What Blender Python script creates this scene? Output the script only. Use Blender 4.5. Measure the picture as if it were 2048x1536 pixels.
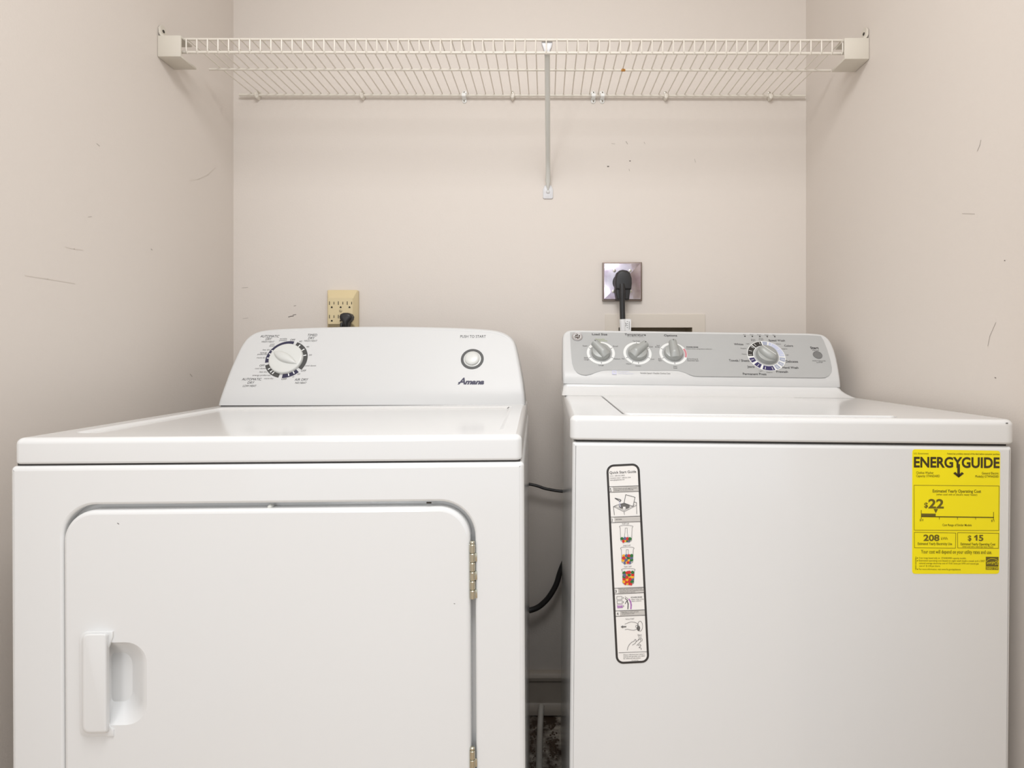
import bpy, math, random
from mathutils import Vector, Matrix
from mathutils.geometry import tessellate_polygon
random.seed(4)
SC = bpy.context.scene
for o in list(bpy.data.objects):
    bpy.data.objects.remove(o)
COL = SC.collection
R = math.radians

# ------------------------------------------------------------------ camera, world, lights, exposure
F, CX, CY, H = 1135.0, 1092.0, 710.0, 1.034     # focal length in pixels of a 2048 px frame, vanishing point, eye height
cam = bpy.data.cameras.new('camera')
cam.sensor_width = 36.0
cam.lens = 36.0 * F / 2048
cam.shift_x = -(CX - 1024) / 2048
cam.shift_y = -(768 - CY) / 2048
cam.clip_start = 0.01
camo = bpy.data.objects.new('camera', cam)
camo.location = (0, 0, H)
camo.rotation_euler = (R(90), 0, 0)
COL.objects.link(camo)
SC.camera = camo

world = bpy.data.worlds.new('room_light')
SC.world = world
world.use_nodes = True
bg = world.node_tree.nodes['Background']
bg.inputs[0].default_value = (0.955, 0.99, 1.035, 1)
bg.inputs[1].default_value = 1.13

def area_light(name, loc, target, size, power, color):
    l = bpy.data.lights.new(name, 'AREA')
    l.shape = 'DISK'
    l.size = size
    l.energy = power
    l.color = color
    o = bpy.data.objects.new(name, l)
    o.location = loc
    o.rotation_euler = (Vector(target) - Vector(loc)).to_track_quat('-Z', 'Y').to_euler()
    COL.objects.link(o)
    return o
area_light('photo_lamp', (-1.05, -2.5, H + 0.40), (0.1, 1.645, H + 0.1), 0.7, 14.0, (1.0, 1.0, 1.0))
area_light('overhead_fill', (-0.03, 0.12, 2.42), (0.0, 0.55, 0.6), 0.8, 25.0, (1.0, 0.99, 0.985))  # unseen fill light added overhead to brighten the machine tops

vs = SC.view_settings
vs.view_transform = 'Standard'
vs.look = 'None'
vs.exposure = -0.20
vs.gamma = 1.0
vs.use_curve_mapping = False

# ------------------------------------------------------------------ helpers
def lin(r, g, b):
    def c(x):
        x /= 255.0
        return x / 12.92 if x <= 0.04045 else ((x + 0.055) / 1.055) ** 2.4
    return (c(r), c(g), c(b), 1.0)

def mat(name, col, rough=0.5, metal=0.0, bump=0.0, bscale=200.0, var=0.02, vscale=6.0, spec=0.5, coat=0.0):
    m = bpy.data.materials.new(name)
    m.use_nodes = True
    nt = m.node_tree
    b = nt.nodes['Principled BSDF']
    b.inputs['Roughness'].default_value = rough
    b.inputs['Metallic'].default_value = metal
    b.inputs['Specular IOR Level'].default_value = spec
    b.inputs['Coat Weight'].default_value = coat
    b.inputs['Coat Roughness'].default_value = 0.05
    tc = nt.nodes.new('ShaderNodeTexCoord')
    n = nt.nodes.new('ShaderNodeTexNoise')
    n.inputs['Scale'].default_value = vscale
    n.inputs['Detail'].default_value = 3
    nt.links.new(tc.outputs['Object'], n.inputs['Vector'])
    mx = nt.nodes.new('ShaderNodeMix')
    mx.data_type = 'RGBA'
    mx.inputs[6].default_value = tuple(max(0, c * (1 - var)) for c in col[:3]) + (1,)
    mx.inputs[7].default_value = tuple(min(1, c * (1 + var)) for c in col[:3]) + (1,)
    nt.links.new(n.outputs['Fac'], mx.inputs[0])
    nt.links.new(mx.outputs[2], b.inputs['Base Color'])
    if bump:
        n2 = nt.nodes.new('ShaderNodeTexNoise')
        n2.inputs['Scale'].default_value = bscale
        n2.inputs['Detail'].default_value = 2
        nt.links.new(tc.outputs['Object'], n2.inputs['Vector'])
        bp = nt.nodes.new('ShaderNodeBump')
        bp.inputs['Strength'].default_value = bump
        bp.inputs['Distance'].default_value = 0.002
        nt.links.new(n2.outputs['Fac'], bp.inputs['Height'])
        nt.links.new(bp.outputs['Normal'], b.inputs['Normal'])
    return m

WALLC = lin(219, 211, 203)
M = {}
M['wall'] = mat('wall_paint', WALLC, 0.55, bump=0.12, bscale=260, var=0.012, vscale=2.5, spec=0.3)
M['ceil'] = mat('ceiling_paint', lin(246, 244, 240), 0.8)
M['base'] = mat('baseboard_paint', lin(178, 168, 156), 0.45, var=0.05, vscale=20)
M['recess'] = mat('recess_plastic', lin(168, 156, 136), 0.6)
M['frame'] = mat('painted_plastic', lin(216, 207, 195), 0.5, bump=0.05)
M['enamel'] = mat('white_enamel', lin(226, 226, 225), 0.12, var=0.006, vscale=3, bump=0.012, bscale=900)
M['enamel_side'] = M['enamel']
M['plastic'] = mat('white_plastic', lin(210, 210, 209), 0.40, var=0.006)
M['knobw'] = mat('white_knob_plastic', lin(214, 215, 211), 0.3, var=0.005)
M['handle'] = mat('white_handle_plastic', lin(225, 225, 224), 0.3, var=0.006)
M['dark'] = mat('gap_shade', lin(60, 58, 56), 0.7)  # dark colour standing in for the shade inside seams and gaps
M['wirew'] = mat('vinyl_coated_wire', lin(224, 218, 207), 0.35, var=0.02, vscale=30)
M['bracket'] = mat('cream_bracket_plastic', lin(212, 206, 194), 0.4)
M['pole'] = mat('grey_white_steel', lin(214, 214, 208), 0.35)
M['footp'] = mat('white_clip_plastic', lin(214, 214, 216), 0.3)
M['screw'] = mat('screw_steel', lin(185, 180, 170), 0.3, metal=0.9)
M['screwd'] = mat('screw_dark', lin(60, 55, 50), 0.5)
M['ivory'] = mat('ivory_plastic', lin(216, 199, 158), 0.4, var=0.01)
M['slot'] = mat('slot_black', lin(38, 32, 24), 0.6)
M['black'] = mat('black_rubber', lin(38, 37, 38), 0.42, var=0.1, vscale=40)
M['chrome'] = mat('galvanised_steel', lin(214, 208, 214), 0.16, metal=1.0, bump=0.35, bscale=22, var=0.10, vscale=25)
_mx = [n for n in M['chrome'].node_tree.nodes if n.bl_idname == 'ShaderNodeMix'][0]
_mx.inputs[6].default_value = lin(150, 122, 150)      # violet film tint and pale reflections painted into the steel colour in patches
_mx.inputs[7].default_value = lin(236, 234, 238)
M['boxside'] = mat('steel_box_side', lin(128, 116, 108), 0.35, metal=0.8)
M['grey'] = mat('grey_control_panel', lin(180, 181, 180), 0.35, var=0.01)
M['silver'] = mat('silver_knob_plastic', lin(168, 170, 167), 0.42, metal=0.15, var=0.01)
M['ringw'] = mat('ring_white', lin(236, 237, 235), 0.35, var=0.003)
M['ink'] = mat('ink_charcoal', lin(62, 60, 60), 0.5, var=0.01)
M['inks'] = mat('ink_mid_grey', lin(104, 102, 100), 0.5, var=0.01)
M['inkn'] = mat('ink_navy', lin(44, 42, 70), 0.45, var=0.02)
M['seg'] = mat('ink_dark_grey', lin(70, 70, 69), 0.45, var=0.02)
M['segb'] = mat('ink_black', lin(52, 50, 48), 0.45, var=0.02)
M['purple'] = mat('ink_purple', lin(54, 48, 96), 0.45, var=0.02)
M['bluegrey'] = mat('ink_blue_grey', lin(168, 174, 192), 0.45, var=0.02)
M['lav'] = mat('ink_pale_lavender', lin(198, 204, 226), 0.45, var=0.02)
M['pink'] = mat('ink_rose', lin(208, 138, 146), 0.45, var=0.02)
M['green'] = mat('ink_green', lin(160, 176, 96), 0.45)
M['lilac'] = mat('ink_lilac', lin(206, 206, 226), 0.45)
M['nickel'] = mat('nickel', lin(200, 196, 178), 0.25, metal=1.0, var=0.05, vscale=80)
M['yellow'] = mat('label_yellow', lin(250, 233, 12), 0.4, var=0.02, vscale=12)
M['inky'] = mat('label_ink', lin(62, 52, 18), 0.5)
M['inkm'] = mat('label_ink_mid', lin(108, 96, 22), 0.5)
M['paper'] = mat('sticker_white', lin(240, 237, 233), 0.35, var=0.004)
M['band'] = mat('sticker_grey', lin(199, 195, 190), 0.4)
M['bord'] = mat('sticker_black', lin(52, 49, 48), 0.4)
M['red'] = mat('print_red', lin(206, 44, 44), 0.5)
M['orange'] = mat('print_orange', lin(238, 176, 40), 0.5)
M['pgreen'] = mat('print_green', lin(44, 110, 52), 0.5)
M['pblue'] = mat('print_slate', lin(96, 100, 138), 0.5)
M['violet'] = mat('print_violet', lin(176, 116, 186), 0.5)
M['tagw'] = mat('tag_white', lin(236, 236, 236), 0.4)
M['scuff'] = mat('scuff_grey', lin(176, 168, 160), 0.6)
M['scuffd'] = mat('scuff_dark', lin(112, 104, 98), 0.6)
M['scuffp'] = mat('scuff_pale', lin(213, 204, 194), 0.6)
M['rust'] = mat('rust', lin(190, 134, 60), 0.7)
M['tube'] = mat('dirty_white_tube', lin(206, 202, 194), 0.45, var=0.08, vscale=60)
M['lint'] = mat('grey_brown_lint', lin(92, 76, 62), 0.95, bump=0.6, bscale=300, var=0.4, vscale=70)
M['red_leg'] = mat('foot_rubber', lin(58, 58, 58), 0.8)

def floor_material():
    m = mat('floor_vinyl', lin(186, 168, 150), 0.45)
    nt = m.node_tree
    b = nt.nodes['Principled BSDF']
    tc = nt.nodes.new('ShaderNodeTexCoord')
    n = nt.nodes.new('ShaderNodeTexNoise')
    n.inputs['Scale'].default_value = 9
    n.inputs['Detail'].default_value = 8
    n.inputs['Roughness'].default_value = 0.7
    nt.links.new(tc.outputs['Object'], n.inputs['Vector'])
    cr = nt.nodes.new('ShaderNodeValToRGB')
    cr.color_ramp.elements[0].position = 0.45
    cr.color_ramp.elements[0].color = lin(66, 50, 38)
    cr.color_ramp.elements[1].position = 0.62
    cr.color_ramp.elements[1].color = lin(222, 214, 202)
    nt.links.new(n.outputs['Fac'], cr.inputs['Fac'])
    # grime lives in the strip by the back wall, the rest is clean vinyl
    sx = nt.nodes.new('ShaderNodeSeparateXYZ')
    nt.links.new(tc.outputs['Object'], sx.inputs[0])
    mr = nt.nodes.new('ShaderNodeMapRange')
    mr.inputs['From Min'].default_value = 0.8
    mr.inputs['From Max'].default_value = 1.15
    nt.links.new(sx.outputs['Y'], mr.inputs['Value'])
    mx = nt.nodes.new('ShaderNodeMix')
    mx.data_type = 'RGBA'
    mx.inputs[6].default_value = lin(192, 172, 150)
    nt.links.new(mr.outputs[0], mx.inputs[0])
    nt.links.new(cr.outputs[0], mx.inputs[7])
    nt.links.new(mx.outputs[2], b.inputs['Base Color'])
    return m
M['floor'] = floor_material()

class Frame:
    """a plane in a thing's own space: u, v in the plane and w along its normal"""
    def __init__(s, o, U, V, T=None):
        s.o, s.U, s.V = Vector(o), Vector(U).normalized(), Vector(V).normalized()
        s.N = s.U.cross(s.V)
        s.T = T or Matrix.Identity(4)
        s.Ti = s.T.inverted()
    def p(s, u, v, w=0.0):
        return s.o + s.U * u + s.V * v + s.N * w
    def ray(s, px, py):
        o = s.Ti @ Vector((0, 0, H))
        d = s.Ti.to_3x3() @ Vector(((px - CX) / F, 1, -(py - CY) / F))
        return o, d
    def hit(s, px, py):
        o, d = s.ray(px, py)
        t = (s.o - o).dot(s.N) / d.dot(s.N)
        q = o + d * t - s.o
        return (q.dot(s.U), q.dot(s.V))

WORLD = Frame((0, 0, 0), (1, 0, 0), (0, 0, 1))
def P(px, py, Y):
    return Vector(((px - CX) / F * Y, Y, H - (py - CY) / F * Y))

def rrect(x0, y0, x1, y1, r, n=6):
    rs = r if isinstance(r, (tuple, list)) else (r, r, r, r)   # bl, br, tr, tl
    pts = []
    for (cx, cy, a0, q) in ((x0, y0, 180, rs[0]), (x1, y0, 270, rs[1]), (x1, y1, 0, rs[2]), (x0, y1, 90, rs[3])):
        sx = 1 if cx == x0 else -1
        sy = 1 if cy == y0 else -1
        if q <= 0:
            pts.append((cx, cy))
            continue
        for i in range(n + 1):
            a = R(a0 + 90 * i / n)
            pts.append((cx + sx * q + q * math.cos(a), cy + sy * q + q * math.sin(a)))
    return pts

def inset(loop, d):
    n = len(loop)
    out = []
    for i in range(n):
        p0, p1, p2 = Vector(loop[i - 1]), Vector(loop[i]), Vector(loop[(i + 1) % n])
        e1, e2 = (p1 - p0), (p2 - p1)
        if e1.length < 1e-9: e1 = e2
        if e2.length < 1e-9: e2 = e1
        e1.normalize(); e2.normalize()
        n1, n2 = Vector((-e1.y, e1.x)), Vector((-e2.y, e2.x))
        b = n1 + n2
        if b.length < 1e-6: b = n1.copy()
        b.normalize()
        k = max(0.35, b.dot(n1))
        q = p1 + b * (d / k)
        out.append((q.x, q.y))
    return out

class MB:
    def __init__(s):
        s.v, s.f = [], []
    def add(s, vs, fs):
        k = len(s.v)
        s.v += [tuple(v) for v in vs]
        s.f += [tuple(i + k for i in f) for f in fs]
        return s
    def loft(s, loops, closed=True, cap0=False, cap1=False):
        n = len(loops[0])
        vs = [p for l in loops for p in l]
        fs = []
        m = n if closed else n - 1
        for k in range(len(loops) - 1):
            for i in range(m):
                j = (i + 1) % n
                fs.append((k * n + i, k * n + j, (k + 1) * n + j, (k + 1) * n + i))
        if cap0: fs.append(tuple(reversed(range(n))))
        if cap1: fs.append(tuple(range((len(loops) - 1) * n, len(loops) * n)))
        return s.add(vs, fs)
    def plate(s, fr, loop, w0, w1, bev=0.002, nb=3, bev0=0.0, hole=None, capped=True):
        loops = []
        if bev0:
            for i in range(nb + 1):
                a = math.pi / 2 * i / nb
                loops.append([fr.p(u, v, w0 + bev0 * (1 - math.sin(a))) for u, v in inset(loop, bev0 * (1 - math.cos(a)))][:])
            loops = [[fr.p(u, v, w0 + bev0 * (1 - math.cos(math.pi / 2 * i / nb))) for u, v in inset(loop, bev0 * (1 - math.sin(math.pi / 2 * i / nb)))] for i in range(nb + 1)]
        else:
            loops.append([fr.p(u, v, w0) for u, v in loop])
        last = loop
        for i in range(nb + 1):
            a = math.pi / 2 * i / nb
            last = inset(loop, bev * (1 - math.cos(a))) if bev else loop
            loops.append([fr.p(u, v, w1 - bev + bev * math.sin(a)) for u, v in last])
            if not bev: break
        if hole is None:
            s.loft(loops, True, capped, True)
        else:
            s.loft(loops, True, False, False)
            s.tess(fr, [last, hole], w1)
        return s
    def tess(s, fr, loops, w):
        polys = [[Vector((u, v, 0)) for u, v in l] for l in loops]
        tris = tessellate_polygon(polys)
        flat = [p for l in loops for p in l]
        fs = []
        for t in tris:
            a, b, c = (Vector(flat[i]) for i in t)
            if (b - a).cross(c - a) < 0: t = (t[0], t[2], t[1])
            fs.append(tuple(t))
        return s.add([fr.p(u, v, w) for u, v in flat], fs)
    def tube(s, pts, r, n=10, cap=True):
        pts = [Vector(p) for p in pts]
        rs = r if isinstance(r, (list, tuple)) else [r] * len(pts)
        loops = []
        t0 = (pts[1] - pts[0]).normalized()
        a = t0.orthogonal().normalized()
        for i, p in enumerate(pts):
            if i == 0: t = t0
            elif i == len(pts) - 1: t = (pts[-1] - pts[-2]).normalized()
            else: t = ((pts[i + 1] - p).normalized() + (p - pts[i - 1]).normalized()).normalized()
            a = (a - t * a.dot(t)).normalized()
            b = t.cross(a)
            loops.append([p + (a * math.cos(2 * math.pi * k / n) + b * math.sin(2 * math.pi * k / n)) * rs[i] for k in range(n)])
        return s.loft(loops, True, cap, cap)
    def lathe(s, fr, prof, c=(0, 0), n=32, sq=1.0):
        loops = [[fr.p(c[0] + r * math.cos(2 * math.pi * k / n), c[1] + r * sq * math.sin(2 * math.pi * k / n), w) for k in range(n)] for r, w in prof]
        return s.loft(loops, True, True, True)
    def build(s, name, m, parent=None, smooth=True, angle=38, share=None):
        me = bpy.data.meshes.new(name)
        me.from_pydata(s.v, [], s.f)
        me.validate()
        if smooth:
            me.polygons.foreach_set('use_smooth', [True] * len(me.polygons))
            me.set_sharp_from_angle(angle=R(angle))
        me.materials.append(m)
        me.update()
        o = bpy.data.objects.new(name, me)
        COL.objects.link(o)
        if parent: o.parent = parent
        if m is M['enamel']:
            wn = o.modifiers.new('flat_faces', 'WEIGHTED_NORMAL')
            wn.keep_sharp = True
        return o

class Split:
    """collects separate pieces; each becomes a part of its own"""
    def __init__(s):
        s.c = []
    def add(s, vs, fs):
        s.c.append(MB().add(vs, fs))
        return s
    loft, tess = MB.loft, MB.tess
    def build(s, name, m, parent=None, smooth=False, label=None):
        for c in s.c:
            o = c.build(name, m, parent, smooth)
            if label: o['label'] = label

def box(mb, x0, y0, z0, x1, y1, z1, bev=0.002):
    fr = Frame((0, 0, 0), (1, 0, 0), (0, 1, 0))
    return mb.plate(fr, rrect(x0, y0, x1, y1, min(bev, 0.4 * (x1 - x0), 0.4 * (y1 - y0)), 2), z0, z1, bev, 2, bev)

def empty(name, loc, rot=(0, 0, 0)):
    o = bpy.data.objects.new(name, None)
    o.location = loc
    o.rotation_euler = rot
    o.empty_display_size = 0.05
    COL.objects.link(o)
    return o
def tag(o, label=None, cat=None, group=None, kind=None):
    if label: o['label'] = label
    if cat: o['category'] = cat
    if group: o['group'] = group
    if kind: o['kind'] = kind
    return o
def matrix(o):
    return Matrix.Translation(o.location) @ o.rotation_euler.to_matrix().to_4x4()

def spline(pts, n=8):
    pts = [Vector(p) for p in pts]
    out = []
    for i in range(len(pts) - 1):
        p0, p1, p2, p3 = pts[max(i - 1, 0)], pts[i], pts[i + 1], pts[min(i + 2, len(pts) - 1)]
        for k in range(n):
            t = k / n
            out.append(0.5 * ((2 * p1) + (p2 - p0) * t + (2 * p0 - 5 * p1 + 4 * p2 - p3) * t * t + (3 * p1 - p0 - 3 * p2 + p3) * t ** 3))
    out.append(pts[-1])
    return out

# ---- print: thin lettering, strokes and patches laid on a frame, addressed by where they sit on that surface
_tc = {}
def glyphs(txt, shear=0.0, bold=0.0):
    k = (txt, shear, bold)
    if k not in _tc:
        c = bpy.data.curves.new('text', 'FONT')
        c.body = txt
        c.shear = shear
        c.offset = bold
        c.resolution_u = 4 if len(txt) < 14 else 2
        o = bpy.data.objects.new('text', c)
        COL.objects.link(o)
        dg = bpy.context.evaluated_depsgraph_get()
        me = bpy.data.meshes.new_from_object(o.evaluated_get(dg))
        vs = [(v.co.x, v.co.y) for v in me.vertices]
        fs = [tuple(p.vertices) for p in me.polygons]
        bpy.data.objects.remove(o)
        bpy.data.curves.remove(c)
        bpy.data.meshes.remove(me)
        _tc[k] = (vs, fs)
    return _tc[k]
_cap = max(y for x, y in glyphs('H')[0])

def text(mb, fr, txt, x0, x1, base, cap, slope=0.0, shear=0.0, bold=0.0, w=0.0004):
    vs, fs = glyphs(txt, shear, bold)
    xa, xb = min(v[0] for v in vs), max(v[0] for v in vs)
    a = Vector(fr.hit(x0, base))
    b = Vector(fr.hit(x1, base + slope * (x1 - x0)))
    t = Vector(fr.hit(x0, base - cap))
    d = b - a
    L = d.length
    d.normalize()
    up = Vector((-d.y, d.x))
    kx = L / (xb - xa)
    ky = (t - a).dot(up) / _cap
    pts = []
    for x, y in vs:
        q = a + d * ((x - xa) * kx) + up * (y * ky)
        pts.append(fr.p(q.x, q.y, w))
    mb.add(pts, fs)

def patch(mb, fr, pxs, w=0.0003, holes=()):
    loops = [[fr.hit(*p) for p in pxs]] + [[fr.hit(*p) for p in h] for h in holes]
    mb.tess(fr, loops, w)
def stroke(mb, fr, pxs, wid, w=0.0005):
    vs, fs = [], []
    for i in range(len(pxs) - 1):
        a, b = Vector(pxs[i]), Vector(pxs[i + 1])
        d = (b - a)
        if d.length < 1e-6: continue
        d.normalize()
        n = Vector((-d.y, d.x)) * wid / 2
        e = d * wid * 0.3
        q = [a - e + n, a - e - n, b + e - n, b + e + n]
        k = len(vs)
        vs += [fr.p(*fr.hit(p.x, p.y), w) for p in q]
        fs.append((k, k + 1, k + 2, k + 3))
    mb.add(vs, fs)
def arcpx(cx, cy, rx, ry, a0, a1, n=16):
    return [(cx + rx * math.cos(R(a0 + (a1 - a0) * i / n)), cy - ry * math.sin(R(a0 + (a1 - a0) * i / n))) for i in range(n + 1)]
def sector(mb, fr, c, r0, r1, a0, a1, w=0.0004):
    n = max(2, int(abs(a1 - a0) / 5))
    l0, l1 = [], []
    for i in range(n + 1):
        a = R(a0 + (a1 - a0) * i / n)
        l0.append(fr.p(c[0] + r0 * math.cos(a), c[1] + r0 * math.sin(a), w))
        l1.append(fr.p(c[0] + r1 * math.cos(a), c[1] + r1 * math.sin(a), w))
    mb.loft([l1, l0], False)

# ------------------------------------------------------------------ the room
YB, XL, XR = 1.645, -0.906, 0.754
CEIL = 2.44
def quadmesh(name, loops, m, **kw):
    mb = MB()
    for l in loops:
        mb.add(l, [tuple(range(len(l)))])
    o = mb.build(name, m, smooth=False)
    return tag(o, kind='structure', **kw)

bo0, bo1 = P(1237, 655, YB), P(1384, 655, YB)
bx0, bx1, bz1 = bo0.x, bo1.x, bo0.z
bz0 = bz1 - 0.16
wb = MB()
frB = Frame((0, YB, 0), (1, 0, 0), (0, 0, 1))
wb.tess(frB, [[(XL, 0), (XR, 0), (XR, CEIL), (XL, CEIL)], [(bx0, bz0), (bx1, bz0), (bx1, bz1), (bx0, bz1)]], 0)
wall_back = tag(wb.build('wall_back', M['wall'], smooth=False), kind='structure')
wall_left = quadmesh('wall_left', [[(XL, -0.2, 0), (XL, YB, 0), (XL, YB, CEIL), (XL, -0.2, CEIL)]], M['wall'])
wall_right = quadmesh('wall_right', [[(XR, YB, 0), (XR, 0.40, 0), (XR, 0.40, CEIL), (XR, YB, CEIL)]], M['wall'])
wr = MB()
box(wr, 0.56, 0.42, 0, 1.6, 0.50, CEIL, 0.004)
tag(wr.build('wall_front', M['wall']), kind='structure')
quadmesh('floor', [[(-2.2, -2.5, 0), (2.2, -2.5, 0), (2.2, YB + 0.05, 0), (-2.2, YB + 0.05, 0)]], M['floor'])
quadmesh('ceiling', [[(-1.0, 0.42, CEIL), (-1.0, YB + 0.05, CEIL), (1.6, YB + 0.05, CEIL), (1.6, 0.42, CEIL)]], M['ceil'])
bb = MB()
prof = [(0, 0), (0.024, 0), (0.024, 0.010), (0.020, 0.024), (0.014, 0.030), (0.013, 0.034), (0.013, 0.092), (0.018, 0.095),
        (0.019, 0.104), (0.015, 0.112), (0.010, 0.116), (0, 0.118)]
bb.loft([[(x, YB - d - 0.0002, z + 0.004) for d, z in prof] for x in (XL + 0.001, XR - 0.001)], False)
tag(bb.build('baseboard_back', M['base'], angle=30), kind='structure')

# marks on the paint
def marks(name, lst, m, wall, fr):
    mb = MB()
    for pts, wid in lst:
        stroke(mb, fr, pts, wid, 0.0004)
    return mb.build(name, m, wall, smooth=False)
marks('scuff_mark', [([(577, 634), (582, 632.5), (587, 632)], 1.4), ([(586, 630), (592, 629)], 1.2), ([(588, 612), (592, 611)], .8)], M['scuffd'], wall_back, frB)
marks('scuff_mark', [([(484, 576), (496, 575)], 0.8), ([(486, 637), (496, 636)], .7)], M['scuff'], wall_back, frB)
marks('nail_hole', [([(1215, 333), (1217.4, 333)], 2.4), ([(1259, 322), (1261, 322)], 1.8)], M['scuffd'], wall_back, frB)
marks('scuff_mark', [([(1252, 283), (1255, 288)], 1.5), ([(1223, 287), (1230, 288)], .8), ([(1288, 284), (1290, 288)], .8), ([(1389, 318), (1391, 325)], .8), ([(1258, 338), (1259, 342)], 1)], M['scuff'], wall_back, frB)
frL = Frame((XL, 0, 0), (0, 1, 0), (0, 0, 1))
frR = Frame((XR, 0, 0), (0, -1, 0), (0, 0, 1))
marks('scuff_mark', [([(380, 361), (398, 358), (415, 350), (430, 336)], 1.3), ([(130, 494), (148, 498), (166, 500)], 1.6), ([(50, 551), (95, 558), (150, 567)], 1.6)], M['scuffp'], wall_left, frL)
marks('scuff_mark', [([(193, 287), (199, 292)], 0.9), ([(302, 498), (304, 500)], 1.6), ([(380, 748), (384, 753)], 1.3), ([(176, 434), (183, 433)], .8)], M['scuff'], wall_left, frL)
marks('scuff_mark', [([(1955, 302), (1960, 290), (1962, 280)], 1.0), ([(1976, 692), (1980, 672), (1992, 645)], 1.0), ([(1925, 427), (1950, 428)], .8)], M['scuff'], wall_right, frR)
marks('scuff_mark', [([(2009, 521), (2010.5, 521)], 1.6), ([(1990, 755), (1992, 756)], 1.4)], M['scuffd'], wall_right, frR)

# recessed laundry valve box in the wall
vb = empty('laundry_valve_box', ((bx0 + bx1) / 2, YB, bz0))
Tv = matrix(vb)
frV = Frame((0, 0, 0), (1, 0, 0), (0, 0, 1), Tv)
o0, o1 = frV.hit(1210, 628), frV.hit(1410, 628)
hw = (bx1 - bx0) / 2
fl = MB()
fl.plate(frV, rrect(o0[0], -0.035, o1[0], o0[1], 0.003, 3), 0, 0.003, 0.0012, 2, hole=[(-hw, 0), (hw, 0), (hw, bz1 - bz0), (-hw, bz1 - bz0)])
hl = [(-hw, 0), (hw, 0), (hw, bz1 - bz0), (-hw, bz1 - bz0)]
fl.build('face_frame', M['frame'], vb, angle=30)
rc = MB()
rc.loft([[frV.p(u, v, 0.003) for u, v in hl], [frV.p(u, v, -0.085) for u, v in hl]], True, False, True)
rc.build('recess_box', M['recess'], vb, smooth=False)
tag(vb, 'recessed valve box with a cream frame low in the back wall, above the washer console', 'valve box')

# ------------------------------------------------------------------ wire shelf
ZS = 0.7437 + H
YF, YR = 1.340, 1.633
sh = empty('wire_shelf', (0, YR, ZS), (0, R(0.11), 0))
def shp(x, y, z): return (x, y - YR, z - ZS)
xl_f, xr_f = P(360, 0, YF).x, P(1690, 0, YF).x
def rail(pxa, pxb, y, z, r, extra=0.0):
    xa, xb = (pxa - CX) / F * y, (pxb - CX) / F * y
    mb = MB()
    pts = [shp(xa, y, z), shp(xa + 0.001, y, z), shp(xb - 0.001, y, z), shp(xb, y, z)]
    mb.tube(pts, [r * 0.7, r, r, r * 0.7], 10)
    return mb.build('rail', M['wirew'], sh)
rail(342, 1697, YF, ZS, 0.0030)
rail(342, 1697, YF, ZS - 0.0305, 0.0032)
rail(418, 1662, 1.4755, ZS - 0.0028, 0.0030)
rail(478, 1611, YR, ZS + 0.0030, 0.0037)
w = MB()
rw = 0.00165
path = [(0, 0.001, 0.0075), (0, -0.004, 0.0078), (0, -0.1575, 0.0014), (0, YF - YR + 0.004, 0.0005), (0, YF - YR - 0.002, -0.0002), (0, YF - YR - 0.0050, -0.003), (0, YF - YR - 0.0052, -0.008),
        (0, YF - YR - 0.0052, -0.026), (0, YF - YR - 0.0045, -0.030), (0, YF - YR - 0.001, -0.0335)]
w.tube(path, rw, 6)
nw = 63
w0 = None
for k in range(nw):
    x = (372.5 + (1685.5 - 372.5) * k / (nw - 1) - CX) / F * (YF - 0.005)
    if w0 is None:
        w0 = w.build('wire', M['wirew'], sh)
        o = w0
    else:
        o = w0.copy()
        COL.objects.link(o)
    o.location = (x, 0, 0)
ru = MB()
q = P(1247, 140, 1.4755)
qz = ZS - 0.0028
ru.tube([shp(q.x - 0.007, 1.4755, qz), shp(q.x - 0.002, 1.4755, qz), shp(q.x + 0.002, 1.4755, qz), shp(q.x + 0.005, 1.4755, qz)], [0.0030, 0.0034, 0.0034, 0.0030], 8)
tag(ru.build('rust_spot', M['rust'], sh), 'orange rust spot on the middle rail')
tag(sh, 'white vinyl coated wire shelf with a hanging front lip, high on the back wall', 'shelf')

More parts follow.
